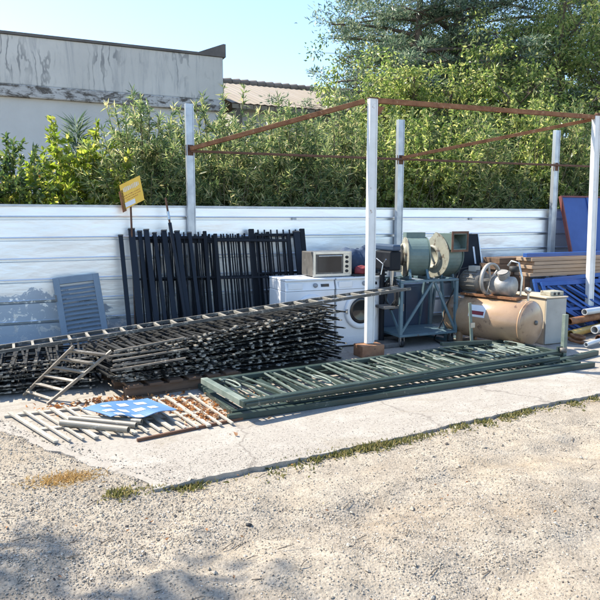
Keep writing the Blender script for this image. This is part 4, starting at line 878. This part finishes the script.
# ------------------------------------------------------------------ timber, blue gates, blue door on the right
random.seed(14); GT = 'boards in the timber stack'; zb = .80
names = ['lowest board of the pale timber stack', 'second board from the bottom of the pale timber stack', 'third board from the bottom of the pale timber stack', 'fourth board of the pale timber stack, under the top one', 'top board of the pale timber stack under the blue beam']
for k in range(5):
    o = MB().box(6.56+random.uniform(-.05,.06),9.6,6.72+random.uniform(-.012,.012),7.04,zb+k*.054,zb+k*.054+.049).build('timber_board', M['timber'], bevel=.004); tag(o, names[k], 'board', GT)
for k, lb in enumerate(('lowest of the shadow coloured boards behind the pale timber', 'middle one of the shadow coloured boards behind the pale timber', 'top one of the shadow coloured boards behind the pale timber')):
    o = MB().box(6.22+random.uniform(-.04,.05),8.6,7.06+random.uniform(0,.012),7.42,zb+k*.085,zb+k*.085+.08).build('shaded_board', M['timber_dark'], bevel=.004); tag(o, lb, 'board', 'dark boards behind the pale timber')  # dark colour stands for the shade on the rear of the stack
for x in (6.55,8.0,9.3):
    o = MB().box(x-.05,x+.05,6.80,7.40,0,.797).build('timber_trestle', M['timber_dark']); tag(o, 'dark timber trestle holding up the boards', 'trestle', 'trestles under the timber stack')
o = MB().box(6.50,9.6,6.78,6.86,1.073,1.13).build('blue_beam', M['blue'], bevel=.004); tag(o, 'long blue steel beam lying on the timber stack', 'beam')
def bgate(label, loc, rot, w, h, seed):
    random.seed(seed); t = thing('blue_gate', label, 'gate', loc, 'blue gates leaning on the timber stack', False, rot)
    MB().box(0,w,-.02,.02,h-.06,h).box(0,w,-.02,.02,0,.05).box(0,.05,-.019,.019,.051,h-.061).box(w-.05,w,-.019,.019,.051,h-.061).build('frame', M['blue'], t, bevel=.003)
    n_ = int(w/.20); sl_ = 1.35*h; dz_ = h-.115
    for i in range(-int(sl_/.2), n_):
        a = V((.08+.2*i+random.uniform(-.03,.03), -.003, h-.062)); b_ = a+V((sl_+random.uniform(-.12,.12), 0, -dz_)); d_ = b_-a
        q0 = max(0, (.051-a.x)/d_.x); q1 = min(1, (w-.051-a.x)/d_.x)
        if q1-q0 > .12: MB().beam(a+d_*q0, a+d_*q1, .036, .012, (0,1,0)).build('bar', M['blue'], t)
    MB().box(.051,w-.051,.006,.018,h*.45,h*.45+.04).build('mid_rail', M['blue'], t)
    return t
bgate('front blue gate with slanting bars below the timber boards', (6.62,6.28,.0), (R(-25),0,R(1)), 2.5, .80, 1)
bgate('second blue gate behind the front one under the boards', (6.50,6.40,.0), (R(-20),R(2),R(-1)), 2.3, .82, 2)
bgate('innermost blue gate closest to the timber trestles', (6.8,6.50,.0), (R(-16),R(-2),R(1)), 2.4, .80, 3)
t = thing('blue_door', 'blue two panel metal door with red brown edges leaning on the fence', 'door', (8.74,7.22,0), None, False, (R(-17),R(0),R(0)))
MB().box(-.56,.56,-.012,.012,0,2.06).build('leaf', M['door_blue'], t)
MB().box(-.585,-.561,-.03,.03,0,2.085).box(.561,.585,-.03,.03,0,2.085).box(-.561,.561,-.03,.03,2.061,2.085).box(-.561,.561,-.03,.03,0,.025).build('edge_frame', M['door_edge'], t)
MB().box(-.02,.03,-.030,-.0125,.03,2.06).build('centre_stile', M['door_blue'], t, bevel=.004); MB().box(-.55,.55,-.022,-.0125,1.10,1.125).build('seam', M['door_blue'], t)
# pipes and rings in the right corner
GPP = 'pipes heaped at the right edge'
for a, b_, r_, mt, lb in (((6.95,5.95,.13),(8.3,6.25,.20),.055,'pipe_pale','thick pale pipe lying over the heap at the right edge'), ((6.35,5.55,.05),(7.6,5.80,.14),.028,'pipe_pale','thin pale pipe nearest the camera at the right edge'), ((6.62,6.05,.08),(7.9,6.40,.10),.05,'pipe_yellow','ochre pipe at the bottom of the right heap'),
                          ((6.75,6.20,.22),(8.2,6.45,.24),.05,'rust','rusty pipe behind the ochre one in the right heap'), ((7.05,6.22,.33),(8.4,6.40,.35),.045,'pipe_pale','uppermost short pale pipe of the right heap'), ((6.85,5.80,.05),(8.2,5.95,.05),.045,'rust_dark','dark rusty pipe on the slab under the pale pipes')):
    o = MB().tube([a,b_], r_, 16, hollow=True).build('metal_pipe', M[mt]); tag(o, lb, 'pipe', GPP)
for x, y, z_, lb in ((6.52,5.86,.02,'rusty ring lying in front of the ochre pipe'), (6.62,5.93,.055,'upper rusty ring on top of the other ring')):
    m = MB(); m.lathe([(0,.07),(0,.10),(.03,.10),(.03,.07),(0,.07)], (x,y,z_), (.1,-.15,1), 22); o = m.build('rusty_ring', M['rust']); tag(o, lb, 'ring')
o = MB().lathe([(0,.0005),(.002,.016),(.018,.018),(.022,.0005)], (1.02,3.02,-.05), (.3,.2,1), 12).build('bottle_cap', M['rubber']); tag(o, 'small black stopper lying on the gravel in the foreground', 'stopper')
